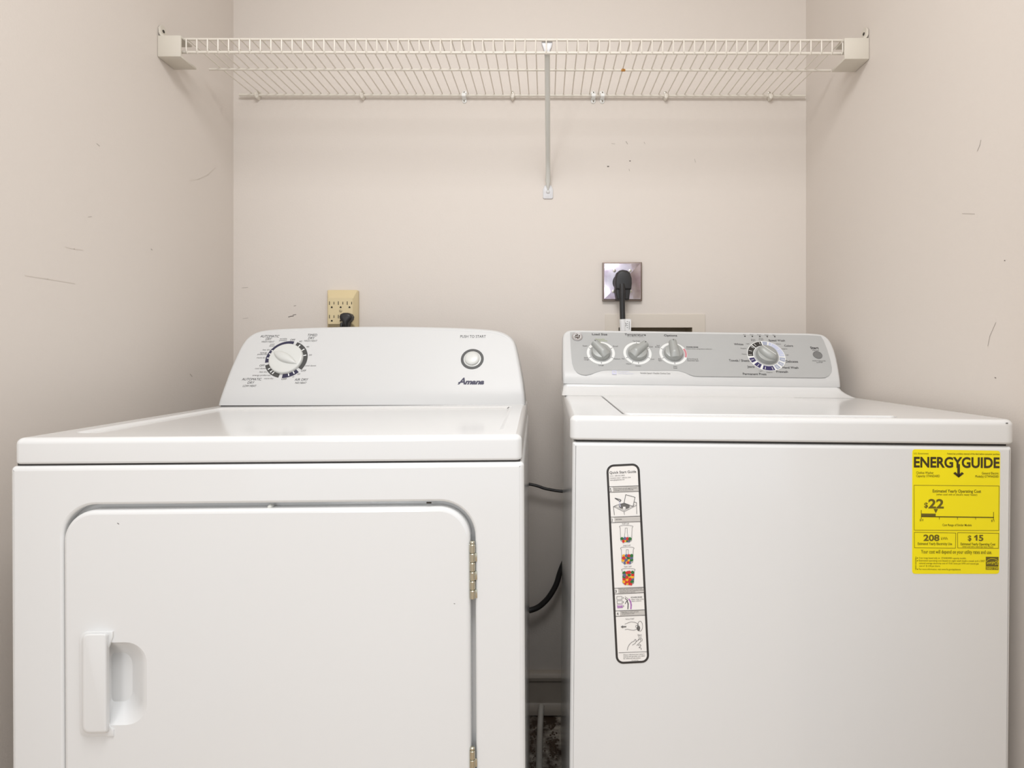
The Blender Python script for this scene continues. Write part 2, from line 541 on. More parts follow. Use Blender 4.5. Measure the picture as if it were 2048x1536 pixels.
# end brackets
def end_bracket(side, label):
    xw = XL if side < 0 else XR
    yf = 1.322
    if side < 0: a, b = P(361, 70, yf), P(361, 113, yf)
    else: a, b = P(1689.5, 75, yf), P(1689.5, 118, yf)
    root = empty('shelf_end_bracket', (xw, yf, b.z))
    d = -side
    xi = abs(a.x - xw)
    z1 = a.z - b.z
    mb = MB()
    X = lambda t: d * t
    # shell: front plate, top, bottom and wall plate around the rail ends
    xs = sorted((X(0.0005), X(xi)))
    box(mb, xs[0], 0, 0, xs[1], 0.006, z1, 0.0022)
    box(mb, xs[0], 0.002, -0.0005, xs[1] + 0, 0.062, 0.005, 0.0018)
    box(mb, xs[0], 0.002, z1 - 0.005, xs[1], 0.045, z1 + 0.0005, 0.0018)
    ws = sorted((X(0.0005), X(0.006)))
    box(mb, ws[0], 0.002, 0, ws[1], 0.062, z1, 0.0015)
    body = mb.build('bracket_body', M['bracket'], root)
    # ear curling up along the wall
    e = MB()
    prof = [(0.020, z1 - 0.002), (0.012, z1 - 0.001), (0.007, z1 + 0.003), (0.0045, z1 + 0.009), (0.004, z1 + 0.020), (0.004, z1 + 0.027)]
    loops = []
    for i, (px, pz) in enumerate(prof):
        t = 0.0025
        hy = 0.010 if i < 5 else 0.005
        cy = 0.012
        loops.append([(X(px + t), cy - hy, pz + t * .6), (X(px + t), cy + hy, pz + t * .6), (X(max(0.0006, px - t)), cy + hy, pz - t * .3), (X(max(0.0006, px - t)), cy - hy, pz - t * .3)])
    e.loft(loops, True, True, True)
    e.build('ear', M['bracket'], root, angle=50)
    s = MB()
    frS = Frame((X(0.0066), 0.012, z1 + 0.015), (0, 1, 0) if d > 0 else (0, -1, 0), (0, 0, 1))
    s.lathe(frS, [(0.0036, 0), (0.0036, 0.001), (0.0022, 0.002)], n=14)
    s.build('screw', M['screwd'], root)
    tag(root, label, 'bracket')
end_bracket(-1, 'cream plastic end bracket holding the wire shelf on the left wall')
end_bracket(1, 'cream plastic end bracket holding the wire shelf on the right wall')

# back wall clips
zb = ZS + 0.0030
def hook_clip(px, label):
    x = (px - CX) / F * (YR)
    zz = zb - x * math.tan(R(0.11))
    root = empty('shelf_wall_clip', (x, YB, zz))
    mb = MB()
    fr = Frame((0, 0, 0), (1, 0, 0), (0, 0, 1))
    lp = [(-0.007, 0.004), (-0.0055, -0.006), (-0.002, -0.011), (0.002, -0.011), (0.0055, -0.006), (0.007, 0.004), (0.004, 0.0055), (-0.004, 0.0055)]
    mb.plate(fr, lp, 0.0005, 0.0185, 0.003, 3)
    mb.build('hook', M['footp' if False else 'wirew'], root)
    st = MB()
    st.plate(fr, rrect(-0.005, 0.0045, 0.005, 0.018, 0.004, 4), 0.0003, 0.003, 0.001, 2)
    st.build('tab', M['wirew'], root)
    s = MB()
    s.lathe(Frame((0, -0.003, 0.0125), (1, 0, 0), (0, 0, 1)), [(0.0036, 0), (0.0034, 0.0015), (0.002, 0.0022)], n=14)
    s.build('screw', M['screw'], root)
    tag(root, label, 'clip')
for px, lb in ((514, 'white hook clip under the shelf back rail, nearest the left wall'), (724, 'white hook clip under the shelf back rail, above the beige six-socket outlet'),
               (1025, 'white hook clip under the shelf back rail, just left of the diagonal support pole'), (1332, 'white hook clip under the shelf back rail, right of the close pair of strap clips'),
               (1541, 'white hook clip under the shelf back rail, nearest the right wall')):
    hook_clip(px, lb)
def strap_clip(px, label):
    x = (px - CX) / F * (YR)
    zz = zb - x * math.tan(R(0.11))
    root = empty('shelf_strap_clip', (x, YB, zz))
    fr = Frame((0, 0, 0), (1, 0, 0), (0, 0, 1))
    mb = MB()
    mb.plate(fr, rrect(-0.0065, -0.018, 0.0065, 0.018, 0.0062, 6), 0.0003, 0.003, 0.001, 2)
    pts = [fr.p(0, -0.008, 0.002), fr.p(0, -0.007, 0.012), fr.p(0, -0.004, 0.0165), fr.p(0, 0.0, 0.0178), fr.p(0, 0.004, 0.0165), fr.p(0, 0.007, 0.012), fr.p(0, 0.008, 0.002)]
    loops = []
    for q in pts:
        loops.append([(q.x - 0.0058, q.y, q.z), (q.x + 0.0058, q.y, q.z), (q.x + 0.0058, q.y - 0.0012, q.z), (q.x - 0.0058, q.y - 0.0012, q.z)])
    mb.loft(loops, True, True, True)
    mb.build('strap', M['ringw'], root)
    for v in (-0.0125, 0.0125):
        s = MB()
        s.lathe(fr, [(0.0032, 0.003), (0.003, 0.0042), (0.0016, 0.0046)], (0, v), 14)
        s.build('screw', M['screw'], root)
        s = MB()
        s.lathe(fr, [(0.0015, 0.0045), (0.0014, 0.0050)], (0, v), 10)
        s.build('screw_recess', M['slot'], root)
    tag(root, label, 'clip')
strap_clip(928, 'white two-screw strap clip on the shelf back rail, left of the support pole')
strap_clip(1187, 'white two-screw strap clip, left one of the close pair right of the pole')
strap_clip(1205, 'white two-screw strap clip, right one of the close pair right of the pole')

# diagonal support pole
br = empty('shelf_support_pole', P(1096, 398, YB))
Tb = matrix(br)
top = Tb.inverted() @ P(1094.5, 101, YF + 0.010)
mid = Tb.inverted() @ P(1096, 340, 1.615)
low = Tb.inverted() @ P(1096, 362, 1.628)
tip = Tb.inverted() @ P(1096, 378, 1.639)
mb = MB()
pts = [top, top.lerp(mid, 0.3), top.lerp(mid, 0.9), mid, low, tip]
loops = []
for p, wx, wy in zip(pts, (0.0066, 0.0066, 0.0066, 0.0068, 0.0075, 0.0022), (0.0060, 0.0060, 0.0060, 0.0058, 0.004, 0.002)):
    loops.append([p + Vector((wx * math.cos(2 * math.pi * k / 14), wy * math.sin(2 * math.pi * k / 14), 0.004 * math.sin(2 * math.pi * k / 14))) for k in range(14)])
mb.loft(loops, True, True, True)
mb.build('pole', M['pole'], br)
frF = Frame((0, 0, 0), (1, 0, 0), (0, 0, 1), Tb)
mb = MB()
fa, fb = frF.hit(1086, 398), frF.hit(1106, 370)
lp = [(fa[0], fa[1] + .003), (fa[0] + .003, fa[1]), (fb[0] - .003, fa[1]), (fb[0], fa[1] + .003), (fb[0], fb[1] - .014), (fb[0] - .004, fb[1] - .004), (fb[0] - .009, fb[1]),
      (fa[0] + .009, fb[1]), (fa[0] + .004, fb[1] - .004), (fa[0], fb[1] - .014)]
mb.plate(frF, lp, 0.0003, 0.004, 0.0012, 2)
tag(mb.build('foot_plate', M['footp'], br), 'white foot plate screwed to the wall')
mb = MB()
sc_ = frF.hit(1096, 384)
mb.lathe(frF, [(0.0056, 0.004), (0.0054, 0.0058), (0.0035, 0.0072), (0.001, 0.0075)], sc_, 18)
mb.build('screw', M['plastic'], br)
# saddle gripping the front rails
mb = MB()
frT = Frame(Tb.inverted() @ Vector((0, YF - 0.001, 0)), (1, 0, 0), (0, 0, 1), Tb)
u = [frT.hit(x, y) for x, y in ((1089, 104), (1099, 104), (1100, 98), (1103.5, 91), (1105, 84), (1105, 79), (1083, 79), (1083, 84), (1085.5, 91), (1088, 98))]
mb.plate(frT, u, -0.016, -0.0045, 0.002, 2)
mb.build('saddle', M['footp'], br)
tag(br, 'pale grey diagonal support pole from the shelf front to the back wall', 'support pole')

# ------------------------------------------------------------------ six-socket outlet adapter
oa = empty('outlet_adapter', P(686.5, 665, YB))
To = matrix(oa)
fr0 = Frame((0, 0, 0), (1, 0, 0), (0, 0, 1), To)
DEP = 0.034
fr1 = Frame((0, -DEP, 0), (1, 0, 0), (0, 0, 1), To)
a0, a1 = fr0.hit(658, 660), fr0.hit(718.5, 581)
f0, f1 = fr1.hit(655, 649), fr1.hit(706, 595)
mb = MB()
def rr(q0, q1, r): return rrect(q0[0], q0[1], q1[0], q1[1], r, 4)
loops = [[fr0.p(u, v, 0.0003) for u, v in rr(a0, a1, 0.004)], [fr0.p(u, v, 0.012) for u, v in rr(a0, a1, 0.004)],
         [fr0.p(u, v, 0.014) for u, v in inset(rr(a0, a1, 0.004), 0.001)]]
L2 = rr(f0, f1, 0.004)
loops.append([fr0.p(u, v, DEP - 0.002) for u, v in L2])
loops.append([fr0.p(u, v, DEP) for u, v in inset(L2, 0.0015)])
mb.loft(loops, True, True, True)
mb.build('housing', M['ivory'], oa, angle=25)
def ox(X, Y): return (420 + X / 5.69, 560 + Y / 5.69)
SL = MB(); GH = MB()
for row, (sy, gy) in enumerate(((263, 310), (417, 464))):
    for xa, xb, xg in ((1360, 1411, 1386), (1461, 1512, 1487), (1562, 1612, 1588)):
        for xx, hgt in ((xa, 20), (xb, 15)):
            s = MB()
            p0, p1 = ox(xx - 4, sy + hgt), ox(xx + 4, sy - hgt)
            patch(s, fr1, [p0, (p1[0], p0[1]), p1, (p0[0], p1[1])], 0.0003)
            s.build('slot', M['slot'], oa, smooth=False)
        s = MB()
        c = ox(xg, gy)
        patch(s, fr1, arcpx(c[0], c[1], 1.9, 1.9, 0, 180, 8) + [(c[0] - 1.9, c[1] + 1.6), (c[0] + 1.9, c[1] + 1.6)], 0.0003)
        s.build('ground_hole', M['slot'], oa, smooth=False)
s = MB()
s.lathe(fr1, [(0.0042, 0), (0.004, 0.0012), (0.002, 0.0018)], fr1.hit(*ox(1487, 350)), 18)
s.build('screw', mat('brass_screw', lin(176, 164, 132), 0.4, metal=0.5), oa)
tag(oa, 'beige six-socket outlet adapter on the back wall above the dryer', 'outlet')

# ------------------------------------------------------------------ power cords
def plug_body(frp, outline, w0, w1, bev):
    mb = MB()
    mb.plate(frp, outline, w0, w1, bev, 4)
    return mb
wp = empty('washer_power_cord', P(696, 640, YB - DEP))
Tw = matrix(wp)
frp = Frame((0, 0, 0), (1, 0, 0), (0, 0, 1), Tw)
pl = [frp.hit(*p) for p in [(691.5, 658), (700.5, 658), (702, 645), (707.5, 640), (708.8, 634), (706, 629), (700, 626.5), (692, 626.5), (686, 629), (683.8, 634), (685, 640), (689.5, 645)]]
plug_body(frp, pl, 0.0004, 0.026, 0.008).build('plug', M['black'], wp)
Wi = Tw.inverted()
cpts = [Wi @ Vector(p) for p in ((-0.574, YB - 0.050, 1.125), (-0.574, YB - 0.052, 1.10), (-0.570, YB - 0.045, 1.00), (-0.52, YB - 0.042, 0.85), (-0.35, YB - 0.042, 0.72), (-0.15, YB - 0.042, 0.685),
                                (-0.041, YB - 0.042, 0.668), (0.0, YB - 0.042, 0.656), (0.045, YB - 0.042, 0.649), (0.075, YB - 0.052, 0.655), (0.10, YB - 0.075, 0.67), (0.105, 1.550, 0.675))]
MB().tube(spline(cpts), 0.0042, 8).build('cord', M['black'], wp)
tag(wp, 'thin black power cord plugged into the beige outlet and crossing behind to the washer', 'power cord')

ro = empty('range_outlet', P(1244, 602, YB))
Tr = matrix(ro)
frb = Frame((0, 0, 0), (1, 0, 0), (0, 0, 1), Tr)
D2 = 0.012
frc = Frame((0, -D2, 0), (1, 0, 0), (0, 0, 1), Tr)
b0, b1 = frc.hit(1205, 602), frc.hit(1284.3, 524)
mb = MB()
mb.plate(frb, rrect(b0[0], b0[1], b1[0], b1[1], 0.002, 3), 0.0003, D2 - 0.001, 0.0008, 2)
mb.build('metal_box', M['boxside'], ro)
mb = MB()
c0, c1 = frc.hit(1207.5, 599), frc.hit(1281.5, 526.5)
mb.plate(frc, rrect(c0[0], c0[1], c1[0], c1[1], 0.002, 3), -0.001, 0.0022, 0.002, 3)
tag(mb.build('cover_plate', M['chrome'], ro), 'shiny steel cover plate')
mb = MB()
mb.lathe(frc, [(0.026, 0.002), (0.026, 0.0042), (0.024, 0.005)], frc.hit(1243, 565), 32)
mb.build('socket_face', M['black'], ro)
for p in ((1228.5, 541.6), (1260, 542), (1226.7, 583), (1261, 583)):
    s = MB()
    s.lathe(frc, [(0.0048, 0.002), (0.0046, 0.0036), (0.0025, 0.0044)], frc.hit(*p), 16)
    s.build('screw', M['screw'], ro)
tag(ro, 'square shiny steel power outlet on the back wall above the washer', 'outlet')

dc = empty('dryer_power_cord', P(1245, 570, YB - D2 - 0.006))
Td = matrix(dc)
frd = Frame((0, 0, 0), (1, 0, 0), (0, 0, 1), Td)
def c6(X, Y): return (1110 + X / 5.484, 500 + Y / 5.484)
frd2 = Frame((0, -0.03, 0), (1, 0, 0), (0, 0, 1), Td)
ol = [c6(*p) for p in ((682, 545), (815, 545), (828, 450), (843, 360), (842, 300), (825, 250), (795, 224), (745, 214), (705, 224), (676, 250), (662, 300), (658, 360), (666, 450))]
ol = [frd2.hit(*p) for p in ol]
mb = MB(); mb.plate(frd, ol, 0.0004, 0.030, 0.004, 3)
mb.build('plug', M['black'], dc)
mb = MB()
lo = [frd2.hit(*c6(*p)) for p in ((668, 432), (835, 432), (842, 370), (840, 310), (820, 262), (790, 238), (745, 228), (710, 238), (682, 262), (664, 310), (660, 370))]
mb.plate(frd, lo, 0.029, 0.036, 0.004, 3)
mb.build('plug_cap', M['black'], dc)
Di = Td.inverted()
cp = [P(1244.5, 575, 1.596), P(1244.5, 600, 1.596), P(1245, 630, 1.597), P(1246.5, 665, 1.598), Vector((0.222, 1.60, 0.95)), Vector((0.205, 1.60, 0.80)), Vector((0.16, 1.60, 0.66)), Vector((0.09, 1.60, 0.53)),
      P(1124, 1134, 1.6), P(1111, 1172, 1.6), P(1090, 1203, 1.6), P(1062, 1220, 1.6), Vector((-0.12, 1.59, 0.312)), Vector((-0.2, 1.57, 0.33)), Vector((-0.22, 1.535, 0.34))]
MB().tube(spline([Di @ Vector(p) for p in cp]), 0.0078, 12).build('cord', M['black'], dc)
MB().tube([Di @ P(1243.8, 568, 1.596), Di @ P(1244.3, 575, 1.596), Di @ P(1244.5, 592, 1.596), Di @ P(1244.5, 600, 1.596)], [0.0085, 0.0098, 0.0092, 0.008], 12).build('strain_relief', M['black'], dc)
mb = MB()
mb.tube([Di @ P(1245.2, 638.5, 1.597), Di @ P(1246.4, 664, 1.598)], 0.0092, 14)
ft = Frame(Di @ Vector((0, 1.592, 0)), (1, 0, 0), (0, 0, 1), Td)
fl_ = [ft.hit(*p) for p in ((1250, 664), (1262, 664), (1262, 639), (1259, 638), (1250, 638))]
mb.plate(ft, fl_, 0, 0.0006, 0.0, 1)
tg = mb.build('warning_tag', M['tagw'], dc)
mb = MB()
patch(mb, ft, arcpx(1250, 649, 2.6, 3.8, 0, 359, 18), 0.0012, [arcpx(1250, 649, 1.7, 2.7, 0, 359, 18)])
for k in range(4): stroke(mb, ft, [(1253.6, 643 + 4 * k), (1255.6, 643.2 + 4 * k)], 0.9, 0.0012)
stroke(mb, ft, [(1258.6, 643), (1258.4, 659)], 0.8, 0.0012)
tag(mb.build('tag_print', M['inks'], tg, smooth=False), 'grey print on the tag')
tag(dc, 'thick black power cord with white tag, from the steel outlet down between the machines', 'power cord')

# ------------------------------------------------------------------ console shell shared by both machines
def console_shell(T, left_px, right_px, profile, yback, rad, bow, rows=26, cols=24):
    fr = Frame((0, 0, 0), (1, 0, 0), (0, 0, 1), T)
    def solve(px, py):
        o, d = fr.ray(px, py)
        lo, hi = 0.5, 1.64
        for _ in range(60):
            m = (lo + hi) / 2
            q = o + d * m
            if q.y < profile(q.z): lo = m
            else: hi = m
        q = o + d * lo
        return (q.x, q.z)
    def resample(pts, n):
        pts = [Vector(p) for p in pts]
        sm = [Vector((q.x, q.y)) for q in spline([Vector((p.x, p.y, 0)) for p in pts], 8)]
        ls = [0]
        for a, b in zip(sm, sm[1:]): ls.append(ls[-1] + (b - a).length)
        out = []
        for i in range(n + 1):
            t = ls[-1] * i / n
            k = 0
            while k < len(sm) - 2 and ls[k + 1] < t: k += 1
            f = (t - ls[k]) / max(1e-9, ls[k + 1] - ls[k])
            out.append(sm[k].lerp(sm[k + 1], min(1, max(0, f))))
        return out
    Lp = resample([solve(*p) for p in left_px], rows)
    Rp = resample([solve(*p) for p in right_px], rows)
    grid = []
    for i in range(rows + 1):
        t = i / rows
        row = []
        for j in range(cols + 1):
            s = j / cols
            q = Lp[i].lerp(Rp[i], s)
            row.append(Vector((q.x, q.y + bow * 4 * s * (1 - s) * max(0, (t - 0.3) / 0.7) ** 2)))
        grid.append(row)
    border = [grid[i][0] for i in range(rows + 1)] + [grid[rows][j] for j in range(1, cols + 1)] + [grid[i][cols] for i in range(rows - 1, -1, -1)]
    # outward normals
    nb = len(border)
    nor = []
    for i in range(nb):
        a, b = border[max(0, i - 1)], border[min(nb - 1, i + 1)]
        d = (b - a).normalized()
        nor.append(Vector((-d.y, d.x)))
    for _ in range(2):
        nor = [nor[0]] + [(nor[i - 1] + nor[i] * 2 + nor[i + 1]).normalized() for i in range(1, nb - 1)] + [nor[-1]]
    nor[0] = Vector((-1, 0)); nor[-1] = Vector((1, 0))
    # face is drawn in by rad, then rolls over to the sides
    cx = sum(p.x for p in border) / nb
    def pull(q, i, j):
        d = min(j, cols - j) / cols
        return q
    mb = MB()
    inner = [border[k] - nor[k] * rad for k in range(nb)]
    idx = {}
    vs = []
    bi = {}
    k = 0
    for i in range(rows + 1): bi[(i, 0)] = k; k += 1
    for j in range(1, cols + 1): bi[(rows, j)] = k; k += 1
    for i in range(rows - 1, -1, -1): bi[(i, cols)] = k; k += 1
    for i in range(rows + 1):
        for j in range(cols + 1):
            if (i, j) in bi:
                q = inner[bi[(i, j)]].copy()
                if i == 0: q.y = border[bi[(i, j)]].y
            else:
                # keep interior points inside the drawn-in border
                s = j / cols
                l, r = inner[bi[(i, 0)]], inner[bi[(i, cols)]]
                q = l.lerp(r, s)
                tt = max(0, (i / rows - 0.3) / 0.7) ** 2
                q.y += bow * 4 * s * (1 - s) * tt
                if i == 0: q.y = grid[0][j].y
            idx[(i, j)] = len(vs)
            vs.append((q.x, profile(q.y), q.y))
    fs = [(idx[(i, j)], idx[(i, j + 1)], idx[(i + 1, j + 1)], idx[(i + 1, j)]) for i in range(rows) for j in range(cols)]
    mb.add(vs, fs)
    rings = []
    for a in (0, 15, 30, 45, 60, 75, 90):
        a = R(a)
        ring = []
        for k in range(nb):
            q = inner[k] + nor[k] * rad * math.sin(a)
            if k in (0, nb - 1): q.y = border[k].y
            base = profile(inner[k].y)
            ring.append((q.x, base + rad * (1 - math.cos(a)), q.y))
        rings.append(ring)
    rings.append([(x, max(yback, y + 0.002), z) for x, y, z in rings[-1]])
    mb.loft(rings, False)
    mb.add(rings[-1], [tuple(range(nb))])
    return mb

# ------------------------------------------------------------------ clothes dryer
DW, DT = 0.7345, 0.9162
dr = empty('clothes_dryer', (-0.3952, 0.8177, 0), (0, R(-0.25), R(1.2)))
T = matrix(dr)
fF = Frame((0, 0, 0), (1, 0, 0), (0, 0, 1), T)      # front
fT = Frame((0, 0, DT), (1, 0, 0), (0, 1, 0), T)     # top
hx = DW / 2
ZC = 0.8765
hole_px = dict(l=fF.hit(126.5, 1300)[0], r=fF.hit(951, 1300)[0], t=fF.hit(540, 1006.5)[1])
DB = 0.17
hole = rrect(hole_px['l'], DB, hole_px['r'], hole_px['t'], (0.03, 0.03, 0.052, 0.046), 12)
cab = MB()
outer = rrect(-hx, 0.025, hx, ZC, 0.006, 4)
bevl = 0.007
loops = [[fF.p(u, v, -0.655) for u, v in outer]]
for i in range(5):
    a = math.pi / 2 * i / 4
    last = inset(outer, bevl * (1 - math.cos(a)))
    loops.append([fF.p(u, v, -bevl + bevl * math.sin(a)) for u, v in last])
cab.loft(loops, True, True, False)
lip = 0.004
hole2 = inset(hole, -lip)
cab.tess(fF, [last, hole2], 0)
rl = []
for i in range(4):
    a = math.pi / 2 * i / 3
    rl.append([fF.p(u, v, -lip + lip * math.cos(a)) for u, v in inset(hole2, lip * math.sin(a))])
rl.append([fF.p(u, v, -0.016) for u, v in hole])
rl.append([fF.p(u, v, -0.018) for u, v in inset(hole, 0.003)])
cab.loft(rl, True, False, True)
cab.build('cabinet', M['enamel'], dr, angle=40)
g = MB()
box(g, -hx + 0.006, 0.006, ZC - 0.004, hx - 0.006, 0.64, ZC + 0.006, 0.001)
g.build('seam_shade', M['dark'], dr)  # dark strip set in the seam to paint its shade
for sx in (-1, 1):
    for yy in (0.06, 0.59):
        s = MB()
        s.lathe(Frame((sx * (hx - 0.05), yy, 0), (1, 0, 0), (0, 1, 0)), [(0.018, 0.0025), (0.02, 0.006), (0.012, 0.012), (0.008, 0.027)], n=16)
        s.build('foot', M['red_leg'], dr)
# top panel with a shallow pressed-in field
tp = MB()
to = rrect(-hx + 0.003, 0.002, hx - 0.003, 0.662, 0.010, 5)
fld = rrect(-hx + 0.040, 0.054, hx - 0.034, 0.468, (0.02, 0.02, 0.012, 0.012), 6)
fTop = Frame((0, 0, 0), (1, 0, 0), (0, 1, 0), T)
tl = []
for i in range(4):
    a = math.pi / 2 * i / 3
    tl.append([fTop.p(u, v, ZC + 0.0022 + 0.004 * (1 - math.cos(a)) ) for u, v in inset(to, 0.004 * (1 - math.sin(a)))])
tb = 0.009
for i in range(6):
    a = math.pi / 2 * i / 5
    last = inset(to, tb * (1 - math.cos(a)))
    tl.append([fTop.p(u, v, DT - tb + tb * math.sin(a)) for u, v in last])
tp.loft(tl, True, True, False)
tp.tess(fTop, [last, fld], DT)
fl = []
for d, z in ((0, 0), (0.002, -0.0006), (0.006, -0.0034), (0.008, -0.004)):
    fl.append([fTop.p(u, v, DT + z) for u, v in inset(fld, d)])
tp.loft(fl, True, False, True)
top_panel = tp.build('top_panel', M['enamel'], dr, angle=40)
# console
YC = 0.507
LEAN = 28
def dprof(z):
    z -= DT
    if z < 0.0: return YC
    k = math.tan(R(LEAN))
    # upright at the foot, easing into the lean
    return YC + (k * z * z / 0.08 if z < 0.04 else k * (z - 0.02))
Lpx = [(434.5, 811), (439, 795), (445, 778), (456, 748), (464, 729), (478, 699), (486, 686), (495.6, 675), (511, 665.5), (529, 661), (560.6, 658)]
Rpx = [(1050.4, 809.5), (1048, 784), (1043.6, 752), (1037.7, 720), (1032.6, 696), (1027.5, 682), (1019, 672.5), (1005.5, 665.2), (988.6, 660.8), (960, 658), (929, 656.4)]
con = console_shell(T, Lpx, Rpx, dprof, YC + 0.145, 0.008, 0.005).build('console', M['plastic'], dr, angle=60)
# dark strip painted in for the thin shadow gap under the console and the bent-up lip seen in the middle
g = MB()
box(g, -hx + 0.020, YC + 0.003, DT - 0.0035, hx - 0.012, YC + 0.14, DT + 0.002, 0.0005)
g.build('console_gap_shade', M['dark'], dr)
nl = math.tan(R(LEAN))
fC = Frame((0, YC + nl * 0.06, DT + 0.08), (1, 0, 0), (0, math.sin(R(LEAN)), math.cos(R(LEAN))), T)
def k6(X, Y): return (490 + X / 11.8125, 655 + Y / 11.8125)
rc = fC.hit(573, 718.6)
rO = abs(fC.hit(614.8, 718.6)[0] - rc[0])
rI = rO * 0.80
segs = ((79, 191, 'inkn'), (199, 259, 'seg'), (269, 316, 'inkn'), (325, 430, 'seg'))
for a0, a1, mm in segs:
    mb = MB(); sector(mb, fC, rc, rI, rO, a0, a1, 0.0004)
    tag(mb.build('dial_segment', M[mm], con, smooth=False), 'navy dial segment' if mm == 'inkn' else 'dark grey dial segment')
mb = Split()
for a in (57, 36, 13.7, 304, 288, 215.7, 228, 237, 149, 161, 176):
    sector(mb, fC, rc, rI - 0.0005, rO * 0.94, a - 1.7, a + 1.7, 0.0007)
mb.build('dial_tick', M['ringw'], con, smooth=False)
big, sm = Split(), Split()
for t, a, b, y in (('AUTOMATIC', 360, 805, 235), ('DRY', 485, 630, 300), ('TIMED', 1475, 1700, 208), ('DRY', 1490, 1640, 280), ('AIR DRY', 1170, 1490, 1258), ('AUTOMATIC', -75, 385, 1250), ('DRY', 55, 215, 1330)):
    text(big, fC, t, *[k6(a, y)[0], k6(b, y)[0], k6(a, y)[1]], 4.7, shear=0.15)
for t, a, b, y in (('OFF', 1065, 1185, 315), ('OFF', 1320, 1440, 1043), ('OFF', 860, 985, 1240), ('OFF', 340, 460, 920), ('NO HEAT', 1180, 1450, 1330), ('LOW HEAT', -55, 265, 1402)):
    text(big, fC, t, *[k6(a, y)[0], k6(b, y)[0], k6(a, y)[1]], 3.7, shear=0.15)
for t, a, b, y in (('HIGH HEAT', 390, 690, 355), ('HIGH HEAT', 1395, 1705, 335)):
    text(sm, fC, t, *[k6(a, y)[0], k6(b, y)[0], k6(a, y)[1]], 3.2, shear=0.15)
for t, a, b, y in (('cool', 595, 695, 410), ('down', 570, 695, 450), ('wrinkle', 820, 990, 283), ('prevent', 805, 990, 322), ('60', 1280, 1345, 345), ('40', 1445, 1510, 473), ('20', 1505, 1575, 668),
                   ('cool down', 1420, 1675, 918), ('20', 1232, 1298, 1117), ('10', 1115, 1155, 1183), ('more dry', 450, 670, 1220), ('energy preferred', 175, 600, 1145), ('less dry', 340, 525, 1065),
                   ('cool down', 235, 495, 985), ('more dry', 275, 490, 730), ('energy', 360, 525, 610), ('preferred', 290, 520, 648), ('less dry', 415, 595, 543)):
    text(sm, fC, t, *[k6(a, y)[0], k6(b, y)[0], k6(a, y)[1]], 2.9, shear=0.15)
text(big, fC, 'PUSH TO START', 920.5, 971.6, 675.6, 5.2)
big.build('lettering', M['ink'], con, smooth=False)
sm.build('small_lettering', M['inks'], con, smooth=False)
lg = Split()
text(lg, fC, 'A', 915, 930.5, 768.4, 12.4, shear=0.3, bold=0.03)
text(lg, fC, 'mana', 929.0, 968.3, 768.4, 9.2, shear=0.3, bold=0.05)
stroke(lg, fC, [(917.0, 765.0), (929, 764.6)], 1.5, 0.0005)
lg.build('maker_lettering', M['inkn'], con, label='navy slanted brand lettering')
# timer knob
kn = MB()
r = rO * 0.80
kc = rc
kn.lathe(fC, [(r * 1.0, 0.0002), (r * 1.0, 0.003), (r * 0.985, 0.0065), (r * 0.96, 0.0080), (r * 0.90, 0.0086), (r * 0.4, 0.0080), (0.0005, 0.0078)], kc, 48)
timer = kn.build('timer_knob', M['knobw'], dr, angle=50)
def grip(mb, fr, c, ang, s0, s1, wfun, hfun, w0, n=16, m=9):
    d = Vector((math.cos(ang), math.sin(ang))); e = Vector((-d.y, d.x))
    loops = []
    for i in range(n + 1):
        t = i / n
        s_ = s0 + (s1 - s0) * t
        W, Hh = max(0.0002, wfun(t)), max(0.0001, hfun(t))
        l = []
        for k in range(m):
            a = math.pi * k / (m - 1)
            y = math.cos(a)
            q = Vector(c) + d * s_ + e * (W * y)
            l.append(fr.p(q.x, q.y, w0 + Hh * math.sin(a) ** 0.7))
        loops.append(l)
    mb.loft(list(reversed(loops)), False)
    mb.add(loops[0], [tuple(range(m))]); mb.add(loops[-1], [tuple(reversed(range(m)))])
gm = MB()
grip(gm, fC, kc, R(152), -r * 0.86, r * 0.86, lambda t: r * 0.27 * math.sin(math.pi * min(1, t)) ** 0.8 * (0.75 + 0.5 * t) + 0.0004, lambda t: 0.010 * math.sin(math.pi * min(1, t * 0.97 + 0.02)) ** 0.5, 0.0076)
gm.build('grip_ridge', M['knobw'], timer, angle=50)
# start button
bc = fC.hit(944.6, 718.2)
br_ = abs(fC.hit(967.5, 718)[0] - bc[0])
mb = MB(); sector(mb, fC, bc, br_ * 0.77, br_, 0, 360, 0.0004)
tag(mb.build('button_ring', M['seg'], con, smooth=False), 'dark grey printed ring')
mb = MB()
mb.lathe(fC, [(br_ * 0.76, 0.0002), (br_ * 0.75, 0.0012), (br_ * 0.66, 0.0016), (br_ * 0.645, 0.0016), (br_ * 0.635, 0.0055), (br_ * 0.58, 0.0072), (br_ * 0.4, 0.0080), (0.0005, 0.0082)], bc, 40)
mb.build('start_button', M['knobw'], dr, angle=50)
# door
door_l, door_r, door_t = fF.hit(129.5, 1300)[0], fF.hit(941.5, 1300)[0], fF.hit(540, 1017)[1]
dl = rrect(door_l, DB + 0.004, door_r, door_t, (0.03, 0.03, 0.046, 0.044), 12)
WF = 0.003
fD = Frame((0, -WF, 0), (1, 0, 0), (0, 0, 1), T)
so0, so1 = fD.hit(196, 1451), fD.hit(293.5, 1284)
scl = rrect(so0[0], so0[1], so1[0], so1[1], (0.012, 0.03, 0.03, 0.012), 8)
dm = MB()
loops = [[fF.p(u, v, -0.014) for u, v in dl]]
db = 0.006
for i in range(5):
    a = math.pi / 2 * i / 4
    last = inset(dl, db * (1 - math.cos(a)))
    loops.append([fF.p(u, v, WF - db + db * math.sin(a)) for u, v in last])
dm.loft(loops, True, True, False)
dm.tess(fF, [last, scl], WF)
